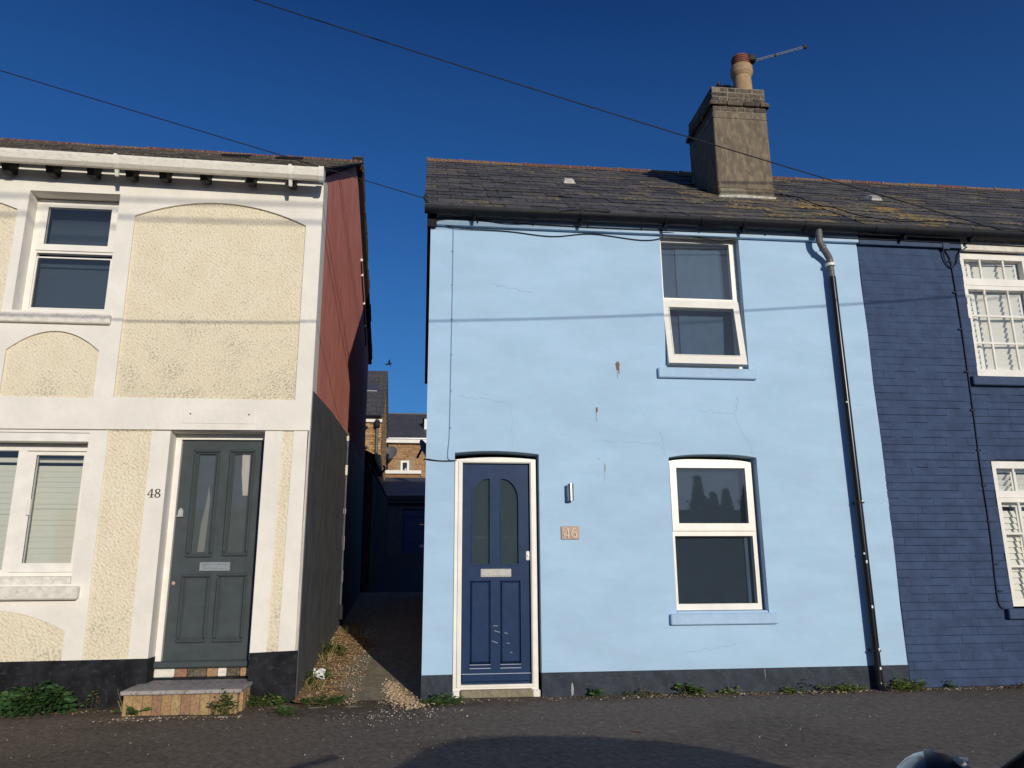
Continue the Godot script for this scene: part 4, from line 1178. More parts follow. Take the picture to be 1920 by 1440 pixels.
# ------------------------------------------------------------------ small things on the walls
func wall_things() -> void:
	var s := thing("wall_light", "brushed steel up-and-down cylinder light between the navy door and the lower window", "wall light")
	add(s, "back_plate", MB.new().cbox(Vector3(1.283, 1.735, .0), Vector3(1.338, 1.80, .03), .008), M.metal)
	var cy := add(s, "cylinder", MB.new().lathe([Vector2(.022, 0), Vector2(.0285, 0), Vector2(.0285, .153), Vector2(.022, .153), Vector2(.022, .11)], tf(Vector3(1.317, 1.688, .057)), 28), M.metal)
	add(cy, "lens", MB.new().lathe([Vector2(.022, .12), Vector2(0, .12)], tf(Vector3(1.317, 1.688, .057)), 16), M.obscure)
	var p := thing("number_plaque", "pale copper plaque with raised numerals 46 beside the navy door", "house number", Vector3(1.313, 1.404, 0))
	add(p, "plate", MB.new().cbox(Vector3(-.084, -.059, .002), Vector3(.084, .059, .014), .007), M.copper)
	for k in 2: add(p, "numeral", text("46"[k], .118, "Droid Sans", .012), M.numeral, tf(Vector3(-.033 + .066 * k, -.004, .018)))
	# cables clipped along the blue front
	var c := thing("eaves_cable", "black cables looped along the eaves above the pale blue wall", "cable")
	add(c, "cable", MB.new().tube(curve([Vector3(.03, 4.41, .05), Vector3(.2, 4.425, .056), Vector3(.9, 4.405, .056), Vector3(1.7, 4.395, .056), Vector3(2.5, 4.40, .056), Vector3(3.3, 4.405, .054), Vector3(4.2, 4.40, .054), Vector3(4.9, 4.40, .054), Vector3(6.6, 4.39, .054)], 6), .0055, 6), M.cable)
	add(c, "cable", MB.new().tube(curve([Vector3(.05, 4.40, .05), Vector3(.35, 4.44, .07), Vector3(.75, 4.40, .07), Vector3(1.1, 4.44, .15), Vector3(1.35, 4.50, .2), Vector3(1.75, 4.50, .2)], 6), .005, 6), M.cable)
	add(c, "cable", MB.new().tube(curve([Vector3(.04, 4.40, .045), Vector3(.25, 4.345, .02), Vector3(.75, 4.335, .012), Vector3(1.2, 4.30, .012), Vector3(1.6, 4.345, .012), Vector3(2.1, 4.30, .012), Vector3(2.32, 4.33, .02), Vector3(2.36, 4.38, .05), Vector3(2.9, 4.345, -.02), Vector3(3.1, 4.36, -.02)], 6), .0045, 6), M.cable)
	for x in [.45, 1.0, 1.55, 2.1, 2.7, 3.4]: add(c, "clip", MB.new().cbox(Vector3(x, 4.39, .046), Vector3(x + .012, 4.415, .064), .003), M.cable)
	var t := thing("drop_cable", "thin cable clipped down the left end of the pale blue wall to the door head", "cable")
	add(t, "cable", MB.new().tube(curve([Vector3(.221, 4.37, .006), Vector3(.219, 3.615, .005), Vector3(.214, 2.874, .005), Vector3(.209, 2.3, .005), Vector3(.196, 2.12, .006), Vector3(.21, 2.06, .008), Vector3(.28, 2.055, .006)], 6), .0042, 6), M.blue_cable)
	for y in [4.1, 3.75, 3.4, 3.05, 2.7, 2.35]: add(t, "clip", MB.new().cbox(Vector3(.210, y, 0), Vector3(.226, y + .014, .012), .003), M.blue_cable)
	add(t, "tail", MB.new().tube(curve([Vector3(-.02, 2.068, -.1), Vector3(.0, 2.064, .006), Vector3(.1, 2.05, .008), Vector3(.2, 2.048, .008), Vector3(.27, 2.052, .008)], 6), .006, 6), M.cable)
	var n := thing("wall_cable", "navy painted cable with a junction box running down the navy brick wall", "cable")
	add(n, "junction_box", MB.new().cbox(Vector3(5.345, 4.325, .0), Vector3(5.425, 4.40, .055), .006), M.navy_sill)
	add(n, "cable", MB.new().tube(curve([Vector3(5.36, 4.33, .03), Vector3(5.375, 4.2, .02), Vector3(5.43, 4.135, .016), Vector3(5.50, 4.19, .02), Vector3(5.54, 4.30, .03), Vector3(5.62, 4.36, .05)], 6), .008, 6), M.navy_cable)
	var cp := []
	for q in [[5.39, 4.33], [5.435, 4.24], [5.444, 4.1], [5.452, 3.56], [5.446, 3.1], [5.441, 2.66], [5.432, 2.3], [5.426, 2.016], [5.424, 1.396], [5.402, .95], [5.405, .74], [5.45, .70]]: cp.append(Vector3(q[0], q[1], .011))
	add(n, "cable", MB.new().tube(curve(cp, 5), .0075, 6), M.navy_cable)
	for y in [4.2, 3.85, 3.45, 3.0, 2.6, 2.2, 1.85, 1.5, 1.1, .85]: add(n, "clip", MB.new().cbox(Vector3(5.41, y, .0), Vector3(5.462, y + .016, .02), .004), M.navy_cable)
	# cobweb-thin stays by the downpipe and the aerial lead on the roof
	var l := thing("aerial_lead", "black aerial lead trailing from the chimney foot down the slates to the gutter", "cable")
	add(l, "cable", MB.new().tube(curve([Vector3(4.17, 5.53, -1.17), Vector3(4.3, 5.36, -.9), Vector3(4.42, 5.14, -.66), Vector3(4.48, 5.0, -.44), Vector3(4.6, 4.80, -.2), Vector3(4.9, 4.62, .05), Vector3(5.3, 4.56, .2), Vector3(6.2, 4.50, .205)], 6), .006, 6), M.cable)
	# television aerial on the chimney
	var a := thing("television_aerial", "slim log-periodic television aerial on the tall chimney pot", "aerial")
	var q0 := Vector3(4.20, 7.62, -1.47)
	var q1 := Vector3(5.02, 8.00, -1.60)
	for s2 in [-1, 1]: add(a, "boom", MB.new().tube([q0 + Vector3(0, .011 * s2, 0), q1 + Vector3(0, .011 * s2, 0)], .0065, 6), M.alu)
	add(a, "end_cap", MB.new().cbox(Vector3(-.02, -.028, -.02), Vector3(.025, .028, .02), .005), M.black, tf(q1, 0, 0, .43))
	add(a, "clamp", MB.new().cbox(Vector3(-.06, -.05, -.05), Vector3(.04, .04, .05), .01), M.black, tf(q0 + Vector3(-.01, .03, 0)))
	add(a, "spacer", MB.new().cbox(Vector3(-.012, -.022, -.012), Vector3(.012, .022, .012), .003), M.black, tf(q0.lerp(q1, .42), 0, 0, .43))
	for k in 9: add(a, "element", MB.new().tube([q0.lerp(q1, .12 + k * .095) + Vector3(.006, -.035, -.04 + k * .003), q0.lerp(q1, .12 + k * .095) + Vector3(-.003, -.008, .03 - k * .002)], .0025, 5), M.alu)
	# overhead lines
	var pole := Vector3(-13.6, 0, 1.96)
	var po := thing("utility_pole", "tall timber utility pole beyond the left house", "pole", pole)
	add(po, "shaft", MB.new().tube([Vector3(0, -.3, 0), Vector3(0, 9.6, 0)], [.15, .1], 12), M.bark)
	add(po, "cross_arm", MB.new().box(Vector3(-.06, 9.1, -.7), Vector3(.06, 9.2, .7)), M.dark_wood)
	var w1 := thing("overhead_wire", "upper-left service wire ending at the corner of the slate eaves by the alley", "wire")
	add(w1, "wire", MB.new().tube(wire([Vector3(-.05, 4.60, .1), Vector3(-13.6, 7.48, 1.96)], .02), .0045, 6), M.cable)
	add(w1, "hook", MB.new().tube(curve([Vector3(-.02, 4.56, .09), Vector3(-.07, 4.60, .1), Vector3(-.06, 4.64, .1), Vector3(-.03, 4.62, .1)], 4), .008, 6), M.cable)
	var w2 := thing("overhead_wire", "long service wire sloping down in front of the chimney to the far right eaves", "wire")
	add(w2, "wire", MB.new().tube(wire([Vector3(6.12, 4.47, .16), Vector3(-13.6, 9.2, 1.96)], .25), .0058, 6), M.cable)
	# street lines behind the viewer: they cast the shadows on the fronts and show in the panes
	var po2 := thing("utility_pole", "timber utility pole up the street to the right, behind the viewer", "pole", Vector3(17, -.36, 7))
	add(po2, "shaft", MB.new().tube([Vector3(0, -.3, 0), Vector3(0, 9.2, 0)], [.15, .1], 12), M.bark)
	var lines := [[Vector3(-14, 5.78, 6.4), Vector3(17, 7.06, 6.8), 1.5, .0075], [Vector3(-14, 8.22, 15), Vector3(17, 8.1, 12.6), .4, .013], [Vector3(-14, 8.06, 15), Vector3(17, 7.9, 12.6), .4, .013], [Vector3(-14, 7.3, 8), Vector3(17, 8.0, 7), .1, .012], [Vector3(-14, 7.2, 8), Vector3(17, 7.85, 7), .1, .012]]
	for k in lines.size():
		var q: Array = lines[k]
		var wl := thing("street_wire", ["street wire behind the viewer that throws the single thin shadow on the walls", "upper far street wire seen in the window panes", "lower far street wire seen in the window panes", "upper near street wire of a pair over the road", "lower near street wire of a pair over the road"][k], "wire")
		add(wl, "wire", MB.new().tube(wire([q[0], q[1]], q[2], 40), q[3], 6), M.cable)

# ------------------------------------------------------------------ alley and what stands behind
func alley() -> void:
	var f := thing("alley_fence", "dark timber fence along the left of the shaded alley", "fence")
	var z := -6.55
	while z > -12.6:
		var x := -.93 + rr(-.006, .006)
		add(f, "board", MB.new().cbox(Vector3(x, gy(0, z) - .05, z - .142), Vector3(x + .02, 2.78 + rr(-.02, .02), z), .004), M.fence)
		z -= .148
	for k in 4: add(f, "post", MB.new().box(Vector3(-1.04, .6, -6.7 - k * 1.9), Vector3(-.94, 2.85, -6.6 - k * 1.9)), M.fence)
	add(f, "capping", MB.new().box(Vector3(-.95, 2.79, -12.6), Vector3(-.89, 2.82, -6.5)), M.fence)
	# lean-to behind the fence, a black silhouette against the buff gable
	var s := thing("shed", "dark shed with a sloping roof poking over the alley fence", "shed")
	add(s, "wall", MB.new().box(Vector3(-2.2, .6, -9.2), Vector3(-.99, 2.95, -6.75)), M.dark_wood)
	var rp := MB.new()
	rp.plate(pv([-2.3, 3.75, -2.3, 3.68, -.98, 3.02, -.90, 3.02, -.90, 3.10]), [], -9.3, -6.7)
	add(s, "roof", rp, M.dark_wood)
	add(s, "gutter_hook", MB.new().tube(curve([Vector3(-.93, 3.0, -8.6), Vector3(-.86, 3.03, -8.6), Vector3(-.82, 3.1, -8.6), Vector3(-.85, 3.16, -8.6)], 4), .02, 6), M.black)
	# garage across the end of the alley
	var g := thing("garage", "low garage with a blue door across the shaded end of the alley", "garage")
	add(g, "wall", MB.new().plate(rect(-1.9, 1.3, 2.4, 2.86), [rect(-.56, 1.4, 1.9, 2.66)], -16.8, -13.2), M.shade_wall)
	var gd := thing_part(g, "door")
	for k in 6: add(gd, "door_panel", MB.new().cbox(Vector3(-.55, 1.5 + k * .193, -13.28), Vector3(1.88, 1.5 + k * .193 + .188, -13.24), .008), M.garage_door)
	add(gd, "handle", MB.new().cbox(Vector3(-.12, 1.68, -13.24), Vector3(.02, 1.76, -13.2), .01), M.alu)
	add(g, "fascia", MB.new().cbox(Vector3(-2.0, 2.80, -13.19), Vector3(2.5, 2.93, -13.08), .01), M.shade_wall)
	add(g, "gutter", half_gutter(-2.0, 2.5, 2.99, -13.0, .055), M.alu)
	var gr := MB.new()
	gr.hexa([Vector3(-2.1, 2.9, -13.0), Vector3(2.6, 2.9, -13.0), Vector3(2.6, 3.86, -17.0), Vector3(-2.1, 3.86, -17.0), Vector3(-2.1, 2.96, -13.0), Vector3(2.6, 2.96, -13.0), Vector3(2.6, 3.92, -17.0), Vector3(-2.1, 3.92, -17.0)])
	add(g, "roof", gr, M.slate3)
	# buff brick house end-on behind the left house
	var b := thing("buff_brick_house", "buff brick house with steep slate roof and bare gable behind the alley fence", "house")
	var X := -1.23
	var zf := -14.0
	add(b, "wall", MB.new().box(Vector3(-6, 1.2, zf - .25), Vector3(X - .011, 5.18, zf - .012)), M.buff_mortar)
	var gt := Transform3D(Basis(Vector3(0, 0, -1), Vector3(0, 1, 0), Vector3(1, 0, 0)), Vector3(X, 0, zf))
	add(b, "gable_wall", MB.new().plate(pv([.012, 1.2, 3.0, 1.2, 3.0, 5.2, 1.5, 6.82, .012, 5.18]), [], -.25, -.012, gt), M.buff_mortar)
	for k in 34:   # courses of buff brick on the visible front strip
		var y := 2.9 + k * .0676
		var x := X - 1.1 + (.11 if k % 2 else 0.0)
		while x < X - .01:
			var e := minf(x + .225, X)
			add(b, "brick", MB.new().box(Vector3(x + .004, y + .004, zf - .05), Vector3(e - .004, y + .062, zf + rr(-.002, .003))), M["buff%d" % (rng.randi() % 4)])
			x += .229
	var gb := [MB.new(), MB.new(), MB.new(), MB.new()]
	for k in 58:
		var y := 2.9 + k * .0676
		var u := .004 + (.11 if k % 2 else 0.0)
		var lim0 := maxf(0.0, (y + .06 - 5.18) / (6.82 - 5.18) * 1.5)
		var lim1 := minf(3.0, 3.0 - (y + .06 - 5.2) / (6.82 - 5.2) * 1.5)
		while u < 2.98:
			if u > lim0 and u + .22 < lim1: gb[rng.randi() % 4].box(Vector3(X - .05, y + .004, zf - u - .217), Vector3(X + rr(-.002, .003), y + .062, zf - u))
			u += .229
	for k in 4: stuff(add(b, "gable_bricks", gb[k], M["buff%d" % k]))
	add(b, "fascia", MB.new().box(Vector3(-6, 5.06, zf + .006), Vector3(X + .02, 5.15, zf + .1)), M.upvc)
	add(b, "gutter", half_gutter(-6, X + .0, 5.22, zf + .16, .06), M.shut_black)
	var rf := MB.new()
	rf.hexa([Vector3(-6, 5.16, zf + .15), Vector3(X + .05, 5.16, zf + .15), Vector3(X + .05, 6.86, zf - 1.5), Vector3(-6, 6.86, zf - 1.5), Vector3(-6, 5.21, zf + .15), Vector3(X + .05, 5.21, zf + .15), Vector3(X + .05, 6.92, zf - 1.5), Vector3(-6, 6.92, zf - 1.5)])
	rf.hexa([Vector3(-6, 6.85, zf - 1.502), Vector3(X + .05, 6.85, zf - 1.502), Vector3(X + .05, 5.16, zf - 3.1), Vector3(-6, 5.16, zf - 3.1), Vector3(-6, 6.91, zf - 1.502), Vector3(X + .05, 6.91, zf - 1.502), Vector3(X + .05, 5.21, zf - 3.1), Vector3(-6, 5.21, zf - 3.1)])
	var roof := add(b, "roof", rf, M.slate1)
	slates(roof, -2.6, X + .06, 5.20, zf + .16, 6.90, zf - 1.5, .27, .22, func(_x, _s): return M["slate%d" % (rng.randi() % 2 * 2 + 1)])
	add(roof, "roof_window", MB.new().cbox(Vector3(-.16, .01, -.2), Vector3(.16, .07, .2), .01), M.alu, Transform3D(Basis(Vector3.RIGHT, Vector3(0, .70, .72), Vector3(0, -.72, .70)), Vector3(-1.58, 6.2, zf - .82)))
	var dpp := add(b, "downpipe", MB.new().tube([Vector3(X - .11, 5.15, zf + .14), Vector3(X - .11, 4.95, zf + .06), Vector3(X - .11, 1.3, zf + .06)], .036, 10), M.pipe_grey)
	add(dpp, "hopper", MB.new().cbox(Vector3(X - .18, 4.9, zf + .01), Vector3(X - .04, 5.12, zf + .16), .03), M.shut_black)
	add(dpp, "clip", MB.new().box(Vector3(X - .16, 3.6, zf + .0), Vector3(X - .06, 3.63, zf + .11)), M.pipe_grey)
	add(b, "soil_pipe", MB.new().tube([Vector3(X - .52, 5.05, zf + .06), Vector3(X - .54, 3.9, zf + .06)], .022, 8), M.buff3)
	for y in [4.35, 4.9]: add(b, "wall_bracket", MB.new().box(Vector3(X - .62, y, zf + .005), Vector3(X - .36, y + .04, zf + .12)), M.black)
	# larger buff house square-on behind the garage
	var c := thing("far_brick_house", "far brown brick house with long slate roof and small white window, seen through the alley", "house")
	var zw := -22.0
	add(c, "wall", MB.new().plate(rect(-1.55, 1.2, 4.0, 5.98), [rect(-.945, 4.72, -.62, 5.16)], zw - .3, zw - .012), M.buff_mortar)
	var fb := [MB.new(), MB.new(), MB.new(), MB.new()]
	for k in 30:
		var y := 4.05 + k * .0665
		var x := -1.55 + (.11 if k % 2 else 0.0)
		while x < .6:
			if not (x + .22 > -.942 and x < -.626 and y + .06 > 4.725 and y < 5.155): fb[[0, 1, 2, 1, 2][rng.randi() % 5]].box(Vector3(x + .005, y + .005, zw - .05), Vector3(x + .22, y + .06, zw + rr(-.004, .003)))
			x += .229
	for k in 3: stuff(add(c, "wall_bricks", fb[k], M["buff%d" % [1, 2, 1][k]]))
	var cw := thing_part(c, "window")
	add(cw, "frame", ring(rect(-.94, 4.725, -.625, 5.155), rect(-.865, 4.79, -.70, 5.08), zw - .1, zw + .012), M.upvc)
	add(cw, "pane", MB.new().box(Vector3(-.87, 4.78, zw - .07), Vector3(-.69, 5.09, zw - .06)), M.car_glass)
	add(cw, "sticker", MB.new().plate(pv([-.83, 4.82, -.72, 4.82, -.735, 4.90, -.77, 4.84]), [], zw - .058, zw - .055), M.upvc)
	add(c, "fascia", MB.new().box(Vector3(-1.6, 5.80, zw + .02), Vector3(4.0, 5.93, zw + .2)), M.upvc)
	add(c, "gutter", MB.new().box(Vector3(-1.6, 5.935, zw + .1), Vector3(4.0, 5.985, zw + .24)), M.alu)
	var cr := MB.new()
	cr.hexa([Vector3(-1.62, 5.95, zw + .2), Vector3(4, 5.95, zw + .2), Vector3(4, 7.56, zw - 3.5), Vector3(-1.62, 7.56, zw - 3.5), Vector3(-1.62, 6.0, zw + .2), Vector3(4, 6.0, zw + .2), Vector3(4, 7.62, zw - 3.5), Vector3(-1.62, 7.62, zw - 3.5)])
	var croof := add(c, "roof", cr, M.slate1)
	var cs := [MB.new(), MB.new()]
	for k in 17:
		var x := -1.62
		var u := k / 17.0
		while x < .5:
			cs[rng.randi() % 2].box(Vector3(-.145, 0, -.25), Vector3(.145, .018, .0), Transform3D(Basis(Vector3.RIGHT, Vector3(0, .917, .399), Vector3(0, -.399, .917)), Vector3(x + (.15 if k % 2 else 0.0), lerpf(6.02, 7.6, u), lerpf(zw + .2, zw - 3.4, u))))
			x += .3
	for k in 2: stuff(add(croof, "slate_courses", cs[k], M["slate%d" % [1, 3][k]]))
	add(c, "ridge", MB.new().box(Vector3(-1.62, 7.60, zw - 3.6), Vector3(4, 7.68, zw - 3.45)), M.slate2)
	add(c, "dormer_cheek", MB.new().box(Vector3(-.09, 6.28, zw - 2.2), Vector3(.6, 6.95, zw - .9)), M.upvc)
	add(c, "dormer_roof", MB.new().hexa_frustum(Vector3(.2, 6.96, zw - 1.6), Vector2(.36, .8), Vector2(.3, .7), .05), M.slate1)
	add(c, "canopy", MB.new().cbox(Vector3(-1.50, 4.55, zw + .03), Vector3(-.16, 4.68, zw + .9), .01), M.upvc)
	add(c, "bay_wall", MB.new().box(Vector3(-1.46, 2.0, zw + .03), Vector3(-.2, 4.545, zw + .8)), M.buff2)
	add(c, "rainwater_pipe", MB.new().tube([Vector3(-1.43, 5.8, zw + .06), Vector3(-1.43, 4.5, zw + .06)], .03, 8), M.shut_black)
	var di := thing("satellite_dish", "dark satellite dish beside the small white window of the far brick house", "satellite dish", Vector3(-1.30, 5.36, zw + .45))
	dish(di, .27, -.35)
	var d2 := thing("satellite_dish", "black satellite dish seen edge-on at the back edge of the pale blue house", "satellite dish", Vector3(-.06, 3.18, -6.5))
	dish(d2, .16, 1.1)
	var bi := thing("bird", "small dark gull flying in the strip of sky above the alley", "bird", Vector3(-1.66, 9.70, -25))
	var bb := MB.new()
	bb.tube([Vector3(-.16, -.03, 0), Vector3(-.08, -.01, 0), Vector3(.02, .02, 0), Vector3(.10, .04, 0), Vector3(.15, .05, 0)], [.01, .035, .045, .03, .006], 8)
	for s2 in [-1, 1]:
		var wv := [Vector3(.05, .03, 0), Vector3(-.03, .02, 0), Vector3(-.0, .07 + .04 * s2, .16 * s2), Vector3(.06, .09 + .04 * s2, .16 * s2), Vector3(.05 + .04, .06 + .09 * s2, .34 * s2)]
		for t in [[0, 1, 2], [0, 2, 3], [3, 2, 4]]: bb.tri(wv[t[0]], wv[t[1]], wv[t[2]])
	add(bi, "body", bb, M.black)

func dish(t: Node3D, r: float, turn: float) -> void:
	var b := Basis(Vector3.UP, turn) * Basis(Vector3.RIGHT, PI / 2 - .35)
	var pr := []
	for k in 7: pr.append(Vector2(r * k / 6.0, pow(k / 6.0, 2) * r * .22))
	add(t, "reflector", MB.new().lathe(pr, Transform3D(b, Vector3.ZERO), 24), M.pipe_grey)
	add(t, "feed_arm", MB.new().tube([b * Vector3(0, 0, r * .9), b * Vector3(0, r * .75, r * .9)], .016, 6), M.black)
	add(t, "feed", MB.new().cbox(Vector3(-.045, -.045, -.05), Vector3(.045, .045, .05), .015), M.black, Transform3D(b, b * Vector3(0, r * .85, r * .75)))
	add(t, "wall_bracket", MB.new().tube([b * Vector3(0, -.02, 0), b * Vector3(0, -r * .7, 0) + Vector3(0, -.1, -.1)], .022, 6), M.black)

# ------------------------------------------------------------------ plants
func leaf_mesh(l: float, w: float, fold := .25) -> MB:
	var mb := MB.new()
	var p := [Vector3(0, 0, 0), Vector3(-w * .42, fold * w * .5, l * .28), Vector3(-w * .5, fold * w * .55, l * .58), Vector3(-w * .28, fold * w * .3, l * .86), Vector3(0, -l * .05, l), Vector3(w * .28, fold * w * .3, l * .86), Vector3(w * .5, fold * w * .55, l * .58), Vector3(w * .42, fold * w * .5, l * .28)]
	var c := Vector3(0, 0, l * .55)
	for k in 8: mb.tri(c, p[(k + 1) % 8], p[k])
	return mb

func dir_basis(d: Vector3, roll := 0.0) -> Basis:
	d = d.normalized()
	var up := Vector3.UP if absf(d.y) < .95 else Vector3.RIGHT
	var x := up.cross(d).normalized()
	return Basis(x, d.cross(x), d) * Basis(Vector3.BACK, roll)

# low weed: leaves on short stems; big ones get a mesh per leaf, small ones one mesh of foliage
func weed(called: String, label: String, at: Vector3, w: float, d: float, tall: float, count: int, leaf: float, mats: Array, each := false, fill := 0) -> Node3D:
	var t := thing(called, label, "weed", at)
	var st := MB.new()
	var fol := [MB.new(), MB.new(), MB.new()]
	var lm := []
	for k in 4: lm.append(leaf_mesh(leaf * rr(.8, 1.2), leaf * rr(.6, .85), rr(.1, .4)))
	var stems := maxi(3, count / 7)
	for s in stems:
		var a := rr(0, TAU)
		var q := sqrt(rng.randf())
		var foot := Vector3(cos(a) * q * w * .4, -.01, sin(a) * q * d * .4)
		var top := Vector3(cos(a) * q * w * .5 + rr(-.02, .02), tall * rr(.45, 1.0) * (1.0 - .45 * q * q), sin(a) * q * d * .5 + rr(-.02, .02))
		var mid := foot.lerp(top, .5) + Vector3(rr(-.015, .015), tall * .1, rr(-.015, .015))
		st.tube([foot, mid, top], [leaf * .045, leaf * .035, leaf * .02], 5, false)
		for k in int(ceil(float(count) / stems)):
			var u := pow(rng.randf(), .7)
			var p := foot.lerp(mid, u * 2) if u < .5 else mid.lerp(top, u * 2 - 1)
			var g := rr(0, TAU)
			var o := Vector3(cos(g), rr(-.1, .9), sin(g)).normalized()
			p += o * leaf * rr(.1, .5)
			if p.y < .006: p.y = .006 + rr(0, .01)
			var tr := Transform3D(dir_basis(Vector3(o.x, o.y * .4, o.z), rr(-.5, .5)), p)
			var m: MB = lm[rng.randi() % 4]
			if each: add(t, "leaf", m, mats[rng.randi() % mats.size()], tr)
			else: fol[rng.randi() % mini(3, mats.size())].append(m, tr)
	if fill > 0:   # smaller leaves deep inside
		var inner := MB.new()
		for k in fill:
			var a := rr(0, TAU)
			var q := sqrt(rng.randf())
			var p := Vector3(cos(a) * q * w * .5, tall * rng.randf() * (1.0 - .55 * q), sin(a) * q * d * .5)
			inner.append(lm[rng.randi() % 4], Transform3D(dir_basis(Vector3(cos(a), rr(-.3, .6), sin(a)), rr(-1, 1)), p))
		stuff(add(t, "inner_leaves", inner, mats[0]))
	add(t, "stems", st, M.stem)
	if not each:
		for k in mini(3, mats.size()):
			if fol[k].ix.size(): stuff(add(t, "foliage", fol[k], mats[k]))
	return t

func grass_tuft(label: String, at: Vector3, w: float, tall: float, count: int, m: Material) -> void:
	var t := thing("grass_tuft", label, "grass", at)
	var mb := MB.new()
	for k in count:
		var f := Vector3(rr(-w, w), 0, rr(-w, w) * .6)
		var d := Vector3(rr(-.6, .6), 1, rr(-.4, .6)) * tall * rr(.5, 1.1)
		var o := Vector3(rr(-1, 1), 0, rr(-1, 1)).normalized() * .003
		var mid := f + d * .55
		var tip := f + d + Vector3(rr(-.4, .4), -rr(.1, .35), rr(-.2, .4)) * tall
		mb.quad(f - o, f + o, mid + o * .8, mid - o * .8)
		mb.tri(mid - o * .8, mid + o * .8, tip)
	stuff(add(t, "blades", mb, m))

func plants() -> void:
	var G := [M.leaf_dark, M.leaf_mid, M.leaf_mid]
	var L := [M.leaf_lime, M.leaf_mid, M.leaf_lime]
	weed("mallow_bush", "big leafy dark green weed against the black plinth left of the brick step", Vector3(-3.0, -.01, .17), .52, .32, .27, 250, .058, [M.leaf_dark, M.leaf_dark, M.leaf_mid], true, 420)
	weed("weed", "trailing pale green weed spreading left of the leafy bush", Vector3(-3.42, -.01, .15), .42, .2, .10, 130, .03, G)
	weed("weed", "thin sprig with reddish lower leaves between the bush and the brick step", Vector3(-2.62, -.01, .06), .16, .1, .24, 26, .035, [M.leaf_mid, M.leaf_dry, M.leaf_lime])
	weed("dandelion", "small rosette weed at the left foot of the yellow brick step", Vector3(-2.19, .0, .43), .12, .1, .09, 12, .085, [M.leaf_mid], true)
	weed("weed", "bushy green weed climbing the front right of the yellow brick step", Vector3(-1.52, .0, .44), .22, .14, .22, 190, .026, G)
	weed("weed", "low green weed patch between the step and the house corner", Vector3(-1.24, .0, .12), .40, .22, .12, 330, .026, [M.leaf_mid, M.leaf_lime, M.leaf_dark])
	weed("weed", "round clump of small leaves on the road edge in front of the alley", Vector3(-1.02, .0, .5), .22, .16, .09, 170, .024, G)
	weed("weed", "green mat of weeds at the mouth of the alley by the house corner", Vector3(-.78, .02, .12), .42, .24, .08, 330, .024, [M.leaf_mid, M.leaf_dark, M.leaf_mid])
	weed("weed", "weeds around the white litter at the foot of the black alley wall", Vector3(-.95, .09, -.65), .24, .7, .14, 320, .028, G)
	weed("weed", "upper clump of weeds against the black alley wall", Vector3(-.93, .20, -1.75), .26, .6, .18, 300, .032, [M.leaf_mid, M.leaf_lime, M.leaf_dark])
	weed("weed", "green clump at the left corner of the pale blue house beside the gravel", Vector3(.17, .0, .20), .34, .24, .10, 360, .028, [M.leaf_mid, M.leaf_mid, M.leaf_dark])
	weed("weed", "dark upright weed at the charcoal plinth under the wall light", Vector3(1.50, .0, .06), .08, .06, .13, 22, .048, [M.leaf_dark, M.leaf_mid, M.leaf_dark])
	weed("weed", "low straggle of dull weeds at the plinth left of the lower window", Vector3(1.88, .0, .07), .36, .1, .08, 120, .024, [M.leaf_lime, M.leaf_dry, M.leaf_mid])
	weed("weed", "leafy weed at the plinth below the left of the lower window", Vector3(2.33, .0, .08), .26, .12, .13, 60, .055, [M.leaf_mid, M.leaf_mid, M.leaf_lime])
	weed("weed", "small pale weed at the plinth below the middle of the lower window", Vector3(2.70, .0, .07), .14, .08, .08, 40, .036, L)
	weed("weed", "yellowish weed tufts at the plinth below the right of the lower window", Vector3(3.25, .0, .07), .26, .1, .07, 150, .024, L)
	weed("weed", "long lime green weed strip left of the black downpipe", Vector3(3.72, .0, .08), .48, .12, .09, 280, .025, L)
	weed("weed", "lime green weed mound right of the black downpipe foot", Vector3(4.32, .0, .10), .46, .18, .12, 380, .026, [M.leaf_lime, M.leaf_mid, M.leaf_lime])
	weed("weed", "small dark weed at the foot of the navy brick wall", Vector3(4.80, .0, .07), .10, .08, .10, 28, .035, [M.leaf_dark, M.leaf_lime, M.leaf_dark])
	weed("weed", "dry dull weeds at the right foot of the navy brick wall", Vector3(5.45, -.01, .10), .5, .14, .06, 120, .026, [M.leaf_dry, M.leaf_dark, M.leaf_dry])
	weed("dead_weed", "dark dry stalk at the plinth left of the downpipe", Vector3(3.42, .0, .04), .1, .05, .20, 14, .03, [M.dark_wood])
	grass_tuft("dry grass at the foot of the alley wall in front of the litter", Vector3(-.98, .06, -.3), .12, .2, 60, M.dry_grass)
	grass_tuft("dry grass tuft where the sunlit alley path ends", Vector3(-.85, .33, -2.9), .14, .16, 70, M.dry_grass)
	grass_tuft("long grass blades leaning on the upper alley clump", Vector3(-.99, .17, -1.35), .06, .3, 24, M.dry_grass)
	grass_tuft("few grass blades beside the left end of the brick step", Vector3(-2.34, .0, .18), .05, .28, 7, M.dry_grass)
	var li := thing("litter", "crumpled white scrap of litter among the alley weeds", "litter", Vector3(-.93, .17, -.62))
	var mb := MB.new()
	var pts := []
	for k in 25: pts.append(Vector3((k % 5 - 2) * .026, rr(-.025, .03), (k / 5 - 2) * .022).rotated(Vector3.RIGHT, .9))
	for k in 16:
		var a := (k / 4) * 5 + k % 4
		mb.tri(pts[a], pts[a + 1], pts[a + 6]); mb.tri(pts[a], pts[a + 6], pts[a + 5])
	add(li, "sheet", mb, M.litter)
	var dl := thing("fallen_leaf", "small dry leaf on the road at the edge of the car shadow", "leaf", Vector3(1.42, .006, 1.50))
	add(dl, "blade", leaf_mesh(.075, .045), M.leaf_dry, tf(Vector3.ZERO, 0, 1.4))

